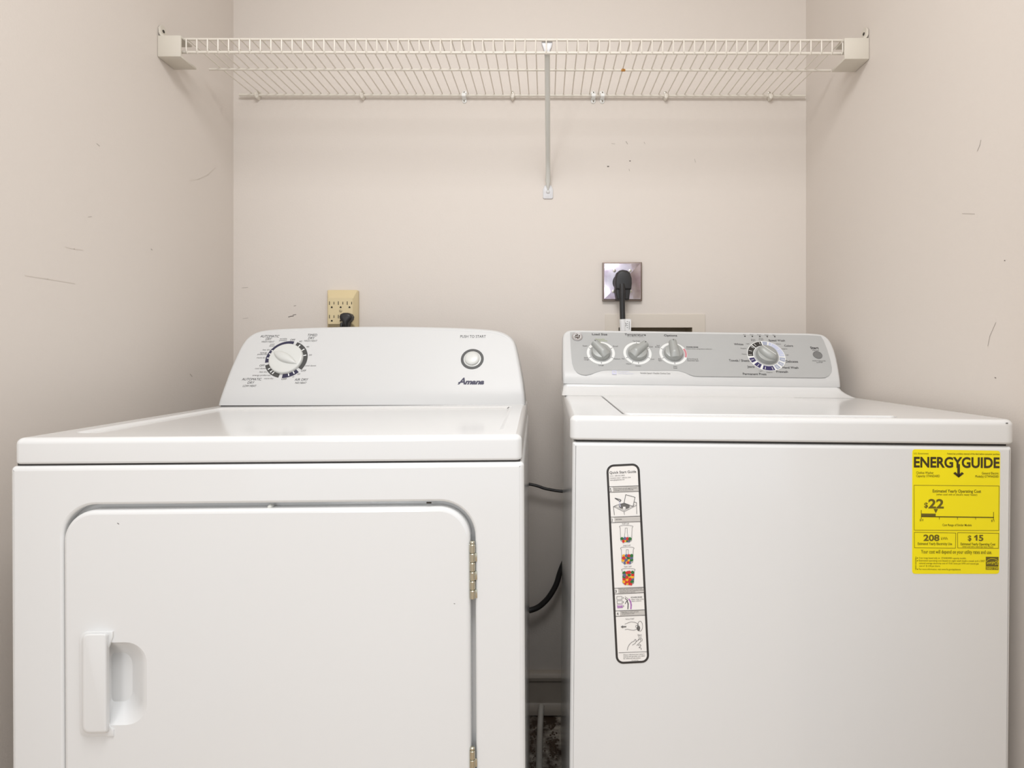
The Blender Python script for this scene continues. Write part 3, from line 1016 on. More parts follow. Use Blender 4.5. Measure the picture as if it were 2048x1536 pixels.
# scoop: deep under the grip, rising to the right
cu = so0[0] + 0.012; cv = (so0[1] + so1[1]) / 2
sl = []
NS = 20
for i in range(NS + 1):
    t = i / NS
    k = 1 - t
    ring = []
    for u, v in scl:
        qu = cu + (u - cu) * (1 - 0.98 * t)
        qv = cv + (v - cv) * (1 - 0.98 * t ** 1.6 * 1.0)
        ring.append(fF.p(qu, qv, WF - 0.024 * math.sin(math.pi / 2 * t) ** 1.4))
    sl.append(ring)
dm.loft(sl, True, False, True)
door = dm.build('door', M['enamel'], dr, angle=45)
h0, h1 = fD.hit(161.5, 1472), fD.hit(227.5, 1262)
n0, n1 = fD.hit(218, 1456), fD.hit(218, 1281)
hm = MB()
# flange with a notch where the scoop opens
fl_l = rrect(h0[0], h0[1], h1[0], h1[1], (0.011, 0.001, 0.001, 0.011), 6)
notch = [(h1[0], h1[1]), (h1[0], n1[1] + 0.006), (n0[0] + 0.002, n1[1] - 0.008), (n0[0], n1[1] - 0.014), (n0[0], n0[1] + 0.010), (n0[0] + 0.002, n0[1] + 0.004), (h1[0], n0[1] - 0.002), (h1[0], h0[1])]
lo = [p for p in fl_l if p[0] < h1[0] - 0.004]
bl = [p for p in lo if p[1] < (h0[1] + h1[1]) / 2]
tl_ = [p for p in lo if p[1] >= (h0[1] + h1[1]) / 2]
loop = bl + list(reversed(notch)) + tl_
hm.plate(fD, loop, 0.0, 0.0022, 0.0008, 2)
RAISE = 0.011
fBar = Frame((0, -WF - RAISE, 0), (1, 0, 0), (0, 0, 1), T)
b0, b1 = fD.hit(164.5, 1466), fD.hit(218.5, 1266)
t0, t1 = fBar.hit(166, 1466), fBar.hit(213, 1266)
base_l = rrect(b0[0], b0[1], b1[0], b1[1], (0.010, 0.004, 0.004, 0.010), 6)
top_l = rrect(t0[0], t0[1], t1[0], t1[1], (0.010, 0.004, 0.004, 0.010), 6)
bar = [[fD.p(u, v, 0) for u, v in base_l]]
for i in range(6):
    a = math.pi / 2 * i / 5
    f = 0.55 + 0.45 * i / 5
    mix = [(p[0] + (q[0] - p[0]) * f, p[1] + (q[1] - p[1]) * f) for p, q in zip(base_l, top_l)]
    bar.append([fD.p(u, v, RAISE - 0.0038 * (1 - math.sin(a))) for u, v in inset(mix, 0.0030 * (1 - math.cos(a)))])
hm.loft(bar, True, False, True)
hm.build('door_handle', M['handle'], door, angle=40)
# small specks and the latch opening above the door
mb = MB()
patch(mb, fF, [(853, 1003.5), (863, 1003.5), (863, 1007), (853, 1007)], 0.0002)
mb.build('latch_slot', M['slot'], dr, smooth=False)
mb = MB()
stroke(mb, fD, [(235, 1046), (238, 1048)], 1.2, 0.0003); stroke(mb, fD, [(908, 1207), (910, 1207.5)], 1.0, 0.0003)
mb.build('paint_speck', M['inks'], door, smooth=False)
mb = MB()
fG = Frame((0, 0.010, 0), (1, 0, 0), (0, 0, 1), T)
mb.lathe(fG, [(0.0038, 0.0), (0.0034, 0.006), (0.002, 0.008)], fG.hit(543, 1012.5), 14)
mb.build('door_bumper', M['pole'], dr)
mb = MB()
stroke(mb, Frame((0, 0, DT), (1, 0, 0), (0, 1, 0), T), [(1015, 817), (1018, 814.5)], 1.8, 0.0004)
mb.build('paint_chip', M['seg'], dr, smooth=False)
# hinges on the right of the door
def hinge(py0, n, step):
    hg = MB()
    x = fF.hit(945, py0)[0]
    zt = fF.hit(945, py0)[1]
    zs = abs(fF.hit(945, py0 + step)[1] - zt)
    pin = MB().tube([(x, -0.0015, zt + 0.001), (x, -0.0015, zt + 0.003), (x, -0.0015, zt + 0.0042), (x, -0.0015, zt + 0.0046)], [0.0036, 0.0036, 0.0026, 0.001], 14)
    ho = pin.tube([(x, -0.0015, zt + 0.001), (x, -0.0015, zt - zs * n)], 0.0026, 10).build('hinge', M['nickel'], dr)
    for k in range(n):
        kb = MB()
        a, b = zt - zs * k - 0.0005, zt - zs * (k + 1) + 0.0005
        kb.tube([(x, -0.0015, a), (x, -0.0015, a - 0.0006), (x, -0.0015, b + 0.0006), (x, -0.0015, b)], [0.0036, 0.0042, 0.0042, 0.0036], 16)
        d = 1 if k % 2 else -1
        xs = sorted((x, x + d * 0.0065))
        box(kb, xs[0], -0.0005, b, xs[1], 0.001, a, 0.0003)
        kb.build('knuckle', M['nickel'], ho)
hinge(1087, 6, 18.3)
hinge(1498, 6, 18.3)
tag(dr, 'white clothes dryer with a hinged front door and a dial console, on the left', 'dryer')

# ------------------------------------------------------------------ washing machine
WW, WT = 0.686, 0.9345
wa = empty('washing_machine', (0.3827 - 0.0086, 0.882, 0.002), (0, R(0.52), R(-0.5)))
T = matrix(wa)
fF = Frame((0, 0, 0), (1, 0, 0), (0, 0, 1), T)
fTop = Frame((0, 0, 0), (1, 0, 0), (0, 1, 0), T)
hx = WW / 2
fFs = fF
ZW = fF.hit(1583, 887)[1]
cab = MB()
cl, cr_ = fF.hit(1142, 1200)[0], fF.hit(2023, 1200)[0]
outer = rrect(cl, 0.025, cr_, ZW - 0.001, 0.004, 4)
loops = [[fF.p(u, v, -0.63) for u, v in outer]]
for i in range(5):
    a = math.pi / 2 * i / 4
    last = inset(outer, 0.006 * (1 - math.cos(a)))
    loops.append([fF.p(u, v, -0.006 + 0.006 * math.sin(a)) for u, v in last])
cab.loft(loops, True, True, False)
cab.tess(fF, [last], 0)
cab.build('cabinet', M['enamel'], wa, angle=40)
for sx in (-1, 1):
    for yy in (0.06, 0.57):
        s = MB()
        s.lathe(Frame((sx * (hx - 0.06), yy, 0), (1, 0, 0), (0, 1, 0)), [(0.018, 0.0025), (0.02, 0.006), (0.012, 0.012), (0.008, 0.027)], n=16)
        s.build('foot', M['red_leg'], wa)
g = MB()
box(g, cl + 0.006, 0.005, ZW - 0.004, cr_ - 0.006, 0.62, ZW + 0.008, 0.001)
g.build('seam_shade', M['dark'], wa)  # dark filler that paints the shade between cabinet and deck
# deck with a well for the lid
dk = MB()
tl0, tr0 = fF.hit(1140, 860)[0], fF.hit(2028, 868)[0]
fDk = Frame((0, 0, WT), (1, 0, 0), (0, 1, 0), T)
do = rrect(tl0, -0.002, tr0 + 0.007, 0.640, (0.012, 0.020, 0.01, 0.01), 6)
ld0, ld1 = fDk.hit(1250, 829), fDk.hit(1816, 838)
YRS = 0.436
lidl = rrect(ld0[0], ld0[1], ld1[0], YRS - 0.004, (0.012, 0.012, 0.004, 0.004), 6)
well = inset(lidl, -0.0035)
dl_ = []
for i in range(4):
    a = math.pi / 2 * i / 3
    dl_.append([fTop.p(u, v, ZW + 0.0022 + 0.004 * (1 - math.cos(a))) for u, v in inset(do, 0.004 * (1 - math.sin(a)))])
tb = 0.009
for i in range(6):
    a = math.pi / 2 * i / 5
    last = inset(do, tb * (1 - math.cos(a)))
    dl_.append([fTop.p(u, v, WT - tb + tb * math.sin(a)) for u, v in last])
dk.loft(dl_, True, True, False)
dk.tess(fTop, [last, well], WT)
dk.loft([[fTop.p(u, v, WT) for u, v in well], [fTop.p(u, v, WT - 0.001) for u, v in inset(well, 0.0006)], [fTop.p(u, v, WT - 0.012) for u, v in inset(well, 0.0008)]], True, False, True)
# flared riser under the console
rb0, rb1 = tl0 + 0.006, None
ZR = 0.026
fRis = Frame((0, 0.478, WT + ZR), (1, 0, 0), (0, 0, 1), T)
ra, rb = fRis.hit(1126.5, 768)[0], fRis.hit(1682, 775)[0]
rl = []
for i in range(9):
    t = i / 8
    e = (1 - t) ** 2.2
    x0, x1 = ra - 0.004 * e, rb + 0.018 * e
    y0 = 0.478 - 0.042 * e
    rl.append([fTop.p(u, v, WT + 0.0002 + ZR * t) for u, v in rrect(x0, y0, x1, 0.636, 0.012, 4)])
dk.loft(rl, True, False, True)
dk.build('deck', M['enamel'], wa, angle=40)
lm = MB()
lm.plate(fTop, lidl, WT - 0.010, WT + 0.0022, 0.003, 3)
lm.build('lid', M['enamel'], wa, angle=40)
mb = MB()
stroke(mb, fF, [(2009.5, 846), (2013, 846)], 2.0, 0.0025)
mb.build('paint_chip', M['seg'], wa, smooth=False)
# console
ZB = WT + ZR + 0.0015
WL = 37
YW = 0.477
kW = math.tan(R(WL))
def wprof(z):
    z -= ZB
    if z < 0: return YW
    return YW + (kW * z * z / 0.06 if z < 0.03 else kW * (z - 0.015))
Lpx = [(1126, 767), (1125.6, 745), (1125.4, 720), (1125.4, 695), (1125.6, 678), (1127.5, 669), (1133, 663.5), (1142, 661), (1165, 660.8)]
Rpx = [(1682.3, 774.8), (1681, 755), (1677.5, 732), (1673, 712), (1668, 697), (1661, 683), (1652, 674), (1640, 669), (1615, 667)]
wc = console_shell(T, Lpx, Rpx, wprof, 0.625, 0.006, 0.0).build('console', M['plastic'], wa, angle=60)
g = MB()
box(g, ra + 0.003, YW + 0.006, WT + ZR - 0.002, rb - 0.004, 0.62, ZB + 0.001, 0.0005)
g.build('console_gap_shade', M['dark'], wa)  # dark strip painted in as shade between riser and console
fC = Frame((0, YW + kW * 0.055, ZB + 0.07), (1, 0, 0), (0, math.sin(R(WL)), math.cos(R(WL))), T)
pan = [(1140.5, 664.5), (1141.5, 690), (1143.3, 715), (1145, 728), (1148.5, 738), (1155, 746), (1163, 749.3), (1172, 750.3), (1181, 748.8), (1191, 745), (1202, 741.6), (1213, 740.6), (1260, 740.9),
       (1310, 741.2), (1345, 741), (1358, 741.9), (1370, 745.5), (1380, 749.8), (1388, 752.2), (1400, 752.8), (1520, 754), (1640, 755.6), (1650, 755), (1658, 751), (1662.8, 744), (1663.2, 736), (1660, 720), (1654, 700),
       (1647, 682), (1641, 672.5), (1637, 670), (1630, 669.3), (1520, 666.8), (1400, 664.8), (1270, 663.8), (1150, 663)]
mb = MB()
lp = [fC.hit(*p) for p in reversed(pan)]
mb.plate(fC, lp, 0.0001, 0.0008, 0.0004, 2)
panel = mb.build('control_panel', M['grey'], wc, smooth=False)
tag(panel, 'grey control panel overlay')
E0 = 0.0011
def k3(X, Y): return (1135 + X / 12.8, 655 + Y / 12.8)
def k4(X, Y): return (1290 + X / 12.8, 655 + Y / 12.8)
def k5(X, Y): return (1450 + X / 12.8, 655 + Y / 12.8)
def k7(X, Y): return (1400 + X / 6.4, 640 + Y / 6.4)
BIG, SM, OLIVE = Split(), Split(), Split()
SLP = 0.013
def put(mb, kf, t, a, b, y, cap, **kw):
    p = kf(a, y); q = kf(b, y)
    text(mb, fC, t, p[0], q[0], p[1] - SLP * (q[0] - p[0]) / 2, cap, slope=SLP, w=E0 + 0.0003, **kw)
put(BIG, k3, 'Load Size', 628, 1018, 205, 3.7, bold=0.012)
put(BIG, k3, 'Temperature', 1465, 2005, 215, 3.7, bold=0.012)
put(BIG, k4, 'Options', 488, 820, 235, 3.7, bold=0.012)
for t, a, b, y in (('Speed Wash', 1120, 1535, 362), ('Whites', 235, 470, 458), ('Towels / Sheets', 105, 625, 880), ('Jeans', 570, 755, 1035), ('Permanent Press', 460, 1060, 1225),
                   ('Prewash', 1315, 1610, 1165), ('Hand Wash', 1475, 1880, 1060), ('Delicates', 1555, 1870, 905), ('Colors', 1520, 1740, 498)):
    put(BIG, k5, t, a, b, y, 4.3 if y > 600 else 3.6, bold=0.008)
put(BIG, k7, 'Start', 1415, 1520, 375, 4.6, bold=0.02)
put(BIG, k4, 'POWER RINSE', 1060, 1360, 525, 2.3, bold=0.02)
for t, a, b, y in (('Super', 390, 515, 492), ('Small', 1165, 1290, 502), ('Medium', 1175, 1350, 825), ('Large', 795, 925, 985), ('Extra', 425, 530, 797), ('Large', 425, 545, 842), ('Tap Cold', 1665, 1845, 370),
                   ('Hot', 1385, 1460, 820), ('Warm', 1500, 1630, 953), ('Colors', 1740, 1880, 1005)):
    put(SM, k3, t, a, b, y, 2.5)
put(SM, k3, '(hot & cold rinse options)', 1530, 1945, 250, 1.5)
for t, a, b, y in (('Cold', 110, 200, 515), ('Cool', 140, 235, 832), ('2nd', 295, 370, 485), ('Rinse', 260, 370, 522), ('Ext.', 345, 415, 825), ('Spin', 345, 430, 867), ('Auto', 725, 820, 1018), ('Soak', 728, 830, 1060),
                   ('& 2nd Rinse &', 1085, 1355, 828), ('Extended Spin', 1085, 1375, 870), ('Off', 645, 690, 380)):
    put(SM, k4, t, a, b, y, 2.4)
put(SM, k4, 'Select when using fabric softener', 1060, 1715, 568, 1.9)
for t, a, b, y in (('Fill', 470, 525, 203), ('Soak', 640, 730, 203), ('Wash', 815, 920, 206), ('Rinse', 1015, 1110, 210), ('Spin', 1220, 1290, 212), ('Light', 540, 625, 433), ('Regular', 400, 550, 552), ('Heavy', 430, 555, 700),
                   ('Light', 870, 970, 1130), ('Regular', 1065, 1220, 1165), ('Light', 1555, 1635, 720), ('Regular', 1455, 1600, 565), ('Heavy', 1310, 1430, 440), ('Drain', 665, 770, 322), ('& Spin', 665, 775, 354),
                   ('Rinse', 870, 970, 302), ('& Spin', 865, 985, 336)):
    put(SM, k5, t, a, b, y, 1.9)
put(SM, k7, 'Pause', 1440, 1520, 398, 2.2)
put(SM, k7, 'Hold 3 Seconds', 1440, 1605, 532, 2.2)
put(SM, k7, 'to STOP', 1490, 1570, 553, 2.2)
text(SM, fC, 'Variable Speed \u2022 Flexible Clothes Care', 1280.5, 1340.7, 747.6, 2.7, slope=SLP, w=0.0005)
put(OLIVE, k3, 'PreciseFill', 715, 950, 318, 1.8)
put(OLIVE, k3, 'Auto Load Sensing', 668, 1015, 356, 1.9)
LV = Split()
patch(LV, fC, [k3(1140, 1098), k3(1255, 1102), k3(1258, 1206), k3(1140, 1202)], 0.0004, [[k3(1170, 1125), k3(1230, 1128), k3(1230, 1165), k3(1170, 1160)]])
text(LV, fC, 'PreciseFill', k3(1300, 0)[0], k3(1570, 0)[0], k3(0, 1145)[1], 2.3, slope=SLP, w=0.0004)
text(LV, fC, 'load sensing option', k3(1300, 0)[0], k3(1690, 0)[0], k3(0, 1190)[1], 2.3, slope=SLP, w=0.0004)
# dials: white printed ring, ticks, then the knob
RW, TK = Split(), Split()
def dial(px, py, rpx, ticks, inner=0.81):
    c = fC.hit(px, py)
    r = abs(fC.hit(px + rpx, py)[0] - c[0])
    sector(RW, fC, c, r * inner, r, 0, 360, E0)
    for a in ticks:
        d = Vector((math.cos(R(a)), math.sin(R(a)))); e = Vector((-d.y, d.x)) * 0.0005
        q = [Vector(c) + d * r * 0.80 + e, Vector(c) + d * r * 0.80 - e, Vector(c) + d * r * 0.96 - e, Vector(c) + d * r * 0.96 + e]
        TK.add([fC.p(v.x, v.y, E0 + 0.0003) for v in q], [(0, 1, 2, 3)])
    return c, r
c1, r1 = dial(1201.6, 706.3, 28.1, (90, 28, 152, 208, 270, 332))
c2, r2 = dial(1274.8, 706.8, 28.1, (90, 28, 208, 243, 270, 332))
c3, r3 = dial(1346.4, 707.5, 27.6, (152, 208, 270))
sector(OLIVE, fC, c1, r1 * 0.86, r1 * 0.98, 88.6, 91.4, E0 + 0.0005)
PK = MB(); sector(PK, fC, c3, r3 * 0.84, r3 * 0.98, -22, 28, E0 + 0.0003)
c4 = fC.hit(1532.4, 712.0)
r4 = abs(fC.hit(1532.4 + 37.6, 712.0)[0] - c4[0])
sector(RW, fC, c4, r4 * 0.655, r4, 0, 360, E0)
for a0, a1, mm, lb in ((96, 130, 'segb', 'black'), (134, 182, 'segb', 'black'), (190, 209, 'purple', 'purple'), (217, 238, 'purple', 'purple'), (246, 286, 'purple', 'purple'), (292, 307, 'bluegrey', 'blue grey'),
                   (314, 328, 'bluegrey', 'blue grey'), (335, 352, 'bluegrey', 'blue grey'), (358, 430, 'lav', 'pale lavender'), (75, 91, 'bluegrey', 'blue grey')):
    s = MB(); sector(s, fC, c4, r4 * 0.69, r4 * 0.965, a0, a1, E0 + 0.0003)
    tag(s.build('cycle_segment', M[mm], wc, smooth=False), lb + ' printed cycle segment')
TKW = Split()
for a in (102, 122, 139, 158, 177, 200, 228, 254, 279, 299, 321, 343, 5, 30, 60):
    sector(TKW, fC, c4, r4 * 0.76, r4 * 0.93, a - 0.9, a + 0.9, E0 + 0.0006)
RW.build('dial_ring', M['ringw'], wc, smooth=False)
TK.build('dial_tick', M['segb'], wc, smooth=False)
TKW.build('cycle_tick', M['ringw'], wc, smooth=False)
PK.build('rinse_arc', M['pink'], wc, smooth=False)
BIG.build('lettering', M['ink'], wc, smooth=False)
SM.build('small_lettering', M['inks'], wc, smooth=False)
OLIVE.build('green_lettering', M['green'], wc, smooth=False)
LV.build('feature_print', M['lilac'], wc, label='pale lilac print')
def knob(c, r, ang, kind='small'):
    mb = MB()
    mb.lathe(fC, [(r * 1.02, E0), (r * 1.02, E0 + 0.003), (r * 0.985, E0 + 0.0055), (r * 0.985, E0 + 0.009), (r * 0.95, E0 + 0.0115), (r * 0.88, E0 + 0.0122), (0.0005, E0 + 0.0122)], c, 40)
    ko = mb.build('knob', M['silver'], wa, angle=40)
    gm = MB()
    if kind == 'small':
        grip(gm, fC, c, ang, -r * 0.95, r * 1.18, lambda t: r * (0.56 - 0.14 * t) if t > 0.06 else r * 0.42, lambda t: 0.013 * min(1, 0.45 + 2.2 * t), E0 + 0.0118)
    else:
        grip(gm, fC, c, ang, -r * 0.97, r * 0.97, lambda t: r * 0.62 * math.sqrt(max(0.02, 1 - (2 * t - 1) ** 2)) ** 0.8, lambda t: 0.012 * math.sqrt(max(0.03, 1 - (2 * t - 1) ** 4)), E0 + 0.0118)
    gm.build('grip', M['silver'], ko, angle=45)
    mk = MB()
    d = Vector((math.cos(ang), math.sin(ang))); e = Vector((-d.y, d.x))
    if kind == 'small':
        q = [Vector(c) + d * r * a + e * b * 0.0012 for a, b in ((0.98, 1), (0.98, -1), (1.15, -1), (1.15, 1))]
        mk.add([fC.p(v.x, v.y, E0 + 0.0253) for v in q], [(0, 1, 2, 3)])
        mk.build('pointer_mark', M['inks'], ko, smooth=False)
    else:
        q = [Vector(c) + d * r * a + e * b * 0.0007 for a, b in ((-0.75, 1), (-0.75, -1), (0.75, -1), (0.75, 1))]
        mk.add([fC.p(v.x, v.y, E0 + 0.0240) for v in q], [(3, 2, 1, 0)])
        mk.build('pointer_mark', M['ringw'], ko, smooth=False)
    return ko
knob(c1, r1 * 0.66, R(128))
knob(c2, r2 * 0.66, R(42))
knob(c3, r3 * 0.66, R(93))
knob(c4, r4 * 0.545, R(134), 'big')
# pause button and indicator lights
pc = fC.hit(*k7(1503, 452)); pr = abs(fC.hit(*k7(1562, 452))[0] - pc[0])
mb = MB()
mb.lathe(fC, [(pr, E0), (pr * 0.97, E0 + 0.0012), (pr * 0.88, E0 + 0.0014), (pr * 0.84, E0 + 0.0006), (0.0005, E0 + 0.0003)], pc, 32)
tag(mb.build('start_button', mat('button_grey', lin(122, 122, 121), 0.35), wa, angle=30), 'dark grey round start button')
for X, Y in ((507, 232), (697, 235), (888, 238), (1078, 240), (1270, 242)):
    c = fC.hit(*k5(X, Y))
    mb = MB(); mb.lathe(fC, [(0.0019, E0), (0.0017, E0 + 0.0005), (0.0006, E0 + 0.0007)], c, 12, 1.0)
    mb.build('indicator_light', M['segb'], wa)
# round emblem
bc = fC.hit(*k3(248, 243)); brd = abs(fC.hit(*k3(385, 243))[0] - bc[0])
mb = MB()
mb.lathe(fC, [(brd, E0), (brd, E0 + 0.0016), (brd * 0.94, E0 + 0.0024), (brd * 0.84, E0 + 0.0022), (brd * 0.82, E0 + 0.0015)], bc, 40)
badge = mb.build('emblem', mat('emblem_rim', lin(190, 186, 186), 0.35, metal=0.6), wa, angle=40)
mb = MB(); mb.lathe(fC, [(brd * 0.82, E0 + 0.0014), (0.0004, E0 + 0.0017)], bc, 40)
mb.build('emblem_disc', mat('emblem_brown', lin(66, 48, 40), 0.35), badge)
mb = MB()
for k in range(4):
    a = 45 + 90 * k
    sector(mb, fC, bc, brd * 0.60, brd * 0.68, a - 38, a + 30, E0 + 0.0022)
    q = (bc[0] + brd * 0.60 * math.cos(R(a + 30)), bc[1] + brd * 0.60 * math.sin(R(a + 30)))
    sector(mb, fC, q, brd * 0.04, brd * 0.12, 0, 360, E0 + 0.0022)
ce = k3(248, 243)
text(mb, fC, 'G', ce[0] - 5.0, ce[0] - 0.4, ce[1] + 2.2, 5.2, shear=0.2, bold=0.0, w=E0 + 0.0024)
text(mb, fC, 'E', ce[0] + 0.6, ce[0] + 4.6, ce[1] + 2.2, 5.2, shear=0.2, bold=0.0, w=E0 + 0.0024)
mb.build('emblem_letters', M['ringw'], badge, smooth=False)

# ---- yellow energy label on the washer front
def ke(X, Y): return (1810 + X / 5.69, 890 + Y / 5.69)
el = MB()
q = [fF.hit(*ke(*p)) for p in ((80, 1465), (1070, 1465), (1082, 65), (82, 48))]
lo = []
pc4 = [Vector(p) for p in q]
for i in range(4):
    p0, p1, p2 = pc4[i - 1], pc4[i], pc4[(i + 1) % 4]
    a, b = (p0 - p1).normalized(), (p2 - p1).normalized()
    rr_ = 0.005
    for k in range(6):
        t = k / 5
        s_ = p1 + a * rr_ * (1 - t) ** 2 + b * rr_ * t ** 2
        lo.append((s_.x, s_.y))
el.plate(fF, lo, 0.0001, 0.0004, 0.0, 1)
elo = tag(el.build('energy_label', M['yellow'], wa, smooth=False), 'bright yellow energy cost label with black print')
A, B = Split(), Split()
def pe(mb, t, a, b, y, cap, w=0.0007, bold=0.0, slope=0.008, **kw):
    p = ke(a, y); r_ = ke(b, y)
    text(mb, fF, t, p[0], r_[0], p[1], cap / 5.69, slope=slope, bold=bold, w=w, **kw)
pe(A, 'ENERGYGUIDE', 98, 1072, 250, 112, bold=0.03)
stroke(A, fF, [ke(606, 225), ke(606, 350)], 5.2, 0.0008)
patch(A, fF, [ke(545, 322), ke(568, 305), ke(606, 338), ke(644, 307), ke(667, 324), ke(607, 370)], 0.0008)
pe(A, 'U.S. Government', 98, 265, 104, 18)
pe(A, 'Federal law prohibits removal of this label before consumer purchase', 478, 1072, 107, 18, bold=.004)
pe(A, 'Clothes Washer', 125, 322, 326, 26)
pe(A, 'Capacity: STANDARD', 125, 392, 363, 26)
pe(A, 'General Electric', 870, 1062, 332, 26)
pe(A, 'Model(s) GTWN4250D', 797, 1062, 368, 26)
pe(A, 'Estimated Yearly Operating Cost', 312, 862, 538, 34, bold=.006)
pe(A, '(when used with an electric water heater)', 355, 818, 571, 20)
pe(B, '$', 215, 258, 710, 55, bold=0.02)
pe(B, '22', 262, 438, 716, 98, bold=0.03)
patch(B, fF, [ke(322, 726), ke(372, 728), ke(347, 775)], 0.0007)
patch(B, fF, [ke(182, 778), ke(346, 780), ke(346, 812), ke(182, 812)], 0.0007)
stroke(A, fF, [ke(182, 740), ke(182, 838)], 0.9, 0.0008)
stroke(A, fF, [ke(1004, 762), ke(1004, 848)], 0.9, 0.0008)
stroke(A, fF, [ke(182, 812), ke(1004, 823)], 1.7, 0.0009)
for x in (387, 594, 800): stroke(A, fF, [ke(x, 818), ke(x, 845)], 0.8, 0.0008)
pe(A, '$10', 165, 205, 864, 24); pe(A, '$71', 978, 1014, 872, 24)
pe(A, 'Cost Range of Similar Models', 422, 755, 920, 24, bold=.003)
pe(B, '208', 207, 388, 1087, 66, bold=0.03)
pe(B, 'kWh', 408, 482, 1078, 32)
pe(A, 'Estimated Yearly Electricity Use', 142, 532, 1134, 28, bold=.006)
pe(B, '$', 712, 752, 1085, 56, bold=0.02)
pe(B, '5', 836, 888, 1088, 64, bold=0.03)
patch(B, fF, [ke(806, 1022), ke(821, 1022), ke(821, 1087), ke(802, 1087), ke(802, 1046), ke(784, 1054), ke(784, 1040)], 0.0007)
pe(A, 'Estimated Yearly Operating Cost', 630, 1024, 1138, 28, bold=.006)
pe(A, '(when used with a natural gas water heater)', 650, 1000, 1162, 16)
pe(A, 'Your cost will depend on your utility rates and use.', 180, 985, 1232, 42)
for t, a, b, y in (('Cost range based only on  STANDARD capacity models.', 155, 693, 1292), ('Estimated operating cost based on eight wash loads a week and a 2007', 155, 905, 1322),
                   ('national average electricity cost of 10.65 cents per kWh and natural gas', 158, 835, 1352), ('cost of  $1.218 per therm.', 158, 398, 1383), ('For more information, visit www.ftc.gov/appliances.', 155, 633, 1420)):
    pe(B, t, a, b, y, 19)
for y in (1285, 1316, 1412): patch(A, fF, arcpx(*ke(138, y), 1.0, 1.0, 0, 330, 10), 0.0007)
def framebox(x0, y0, x1, y1):
    stroke(B, fF, [ke(x0, y0), ke(x1, y0 + 8)], 0.8, 0.0007); stroke(B, fF, [ke(x1, y0 + 8), ke(x1 - 4, y1 + 4)], 0.8, 0.0007)
    stroke(B, fF, [ke(x1 - 4, y1 + 4), ke(x0 + 2, y1)], 0.8, 0.0007); stroke(B, fF, [ke(x0 + 2, y1), ke(x0, y0)], 0.8, 0.0007)
framebox(100, 457, 1068, 968); framebox(103, 992, 575, 1168); framebox(595, 996, 1064, 1170)
# upright code line at the left margin
vs_, fs_ = glyphs('183D1055P001')
xa, xb = min(v[0] for v in vs_), max(v[0] for v in vs_)
p0, p1 = Vector(fF.hit(*ke(126, 1418))), Vector(fF.hit(*ke(126, 1270)))
kx = (p1 - p0).length / (xb - xa)
B.add([fF.p(p0.x - y * kx * 0.8, p0.y + (x - xa) * kx, 0.0007) for x, y in vs_], fs_)
patch(B, fF, [ke(917, 1270), ke(1061, 1272), ke(1060, 1420), ke(916, 1418)], 0.0006)
Cc = Split()
stroke(Cc, fF, arcpx(*ke(988, 1335), 68 / 5.69, 45 / 5.69, 8, 172, 18), 0.7, 0.0010)
stroke(Cc, fF, [ke(918, 1384), ke(1059, 1386)], 1.0, 0.0010)
text(Cc, fF, 'energy', *[ke(928, 0)[0], ke(1015, 0)[0], ke(0, 1352)[1]], 5.0, slope=-0.12, shear=0.5, w=0.0010)
st = []
sc0 = ke(1032, 1340)
for k in range(11):
    rr_ = 4.4 if k % 2 == 0 else 2.0
    a = R(100 + 36 * k)
    st.append((sc0[0] + rr_ * math.cos(a), sc0[1] - rr_ * math.sin(a)))
stroke(Cc, fF, st, 0.6, 0.0010)
text(Cc, fF, 'ENERGY STAR', *[ke(922, 0)[0], ke(1055, 0)[0], ke(0, 1412)[1]], 3.4, slope=0.01, bold=0.01, w=0.0010)
A.build('label_lettering', M['inky'], elo, smooth=False)
B.build('label_figures', M['inkm'], elo, smooth=False)
Cc.build('label_emblem', M['yellow'], elo, label='yellow print on the dark emblem square')

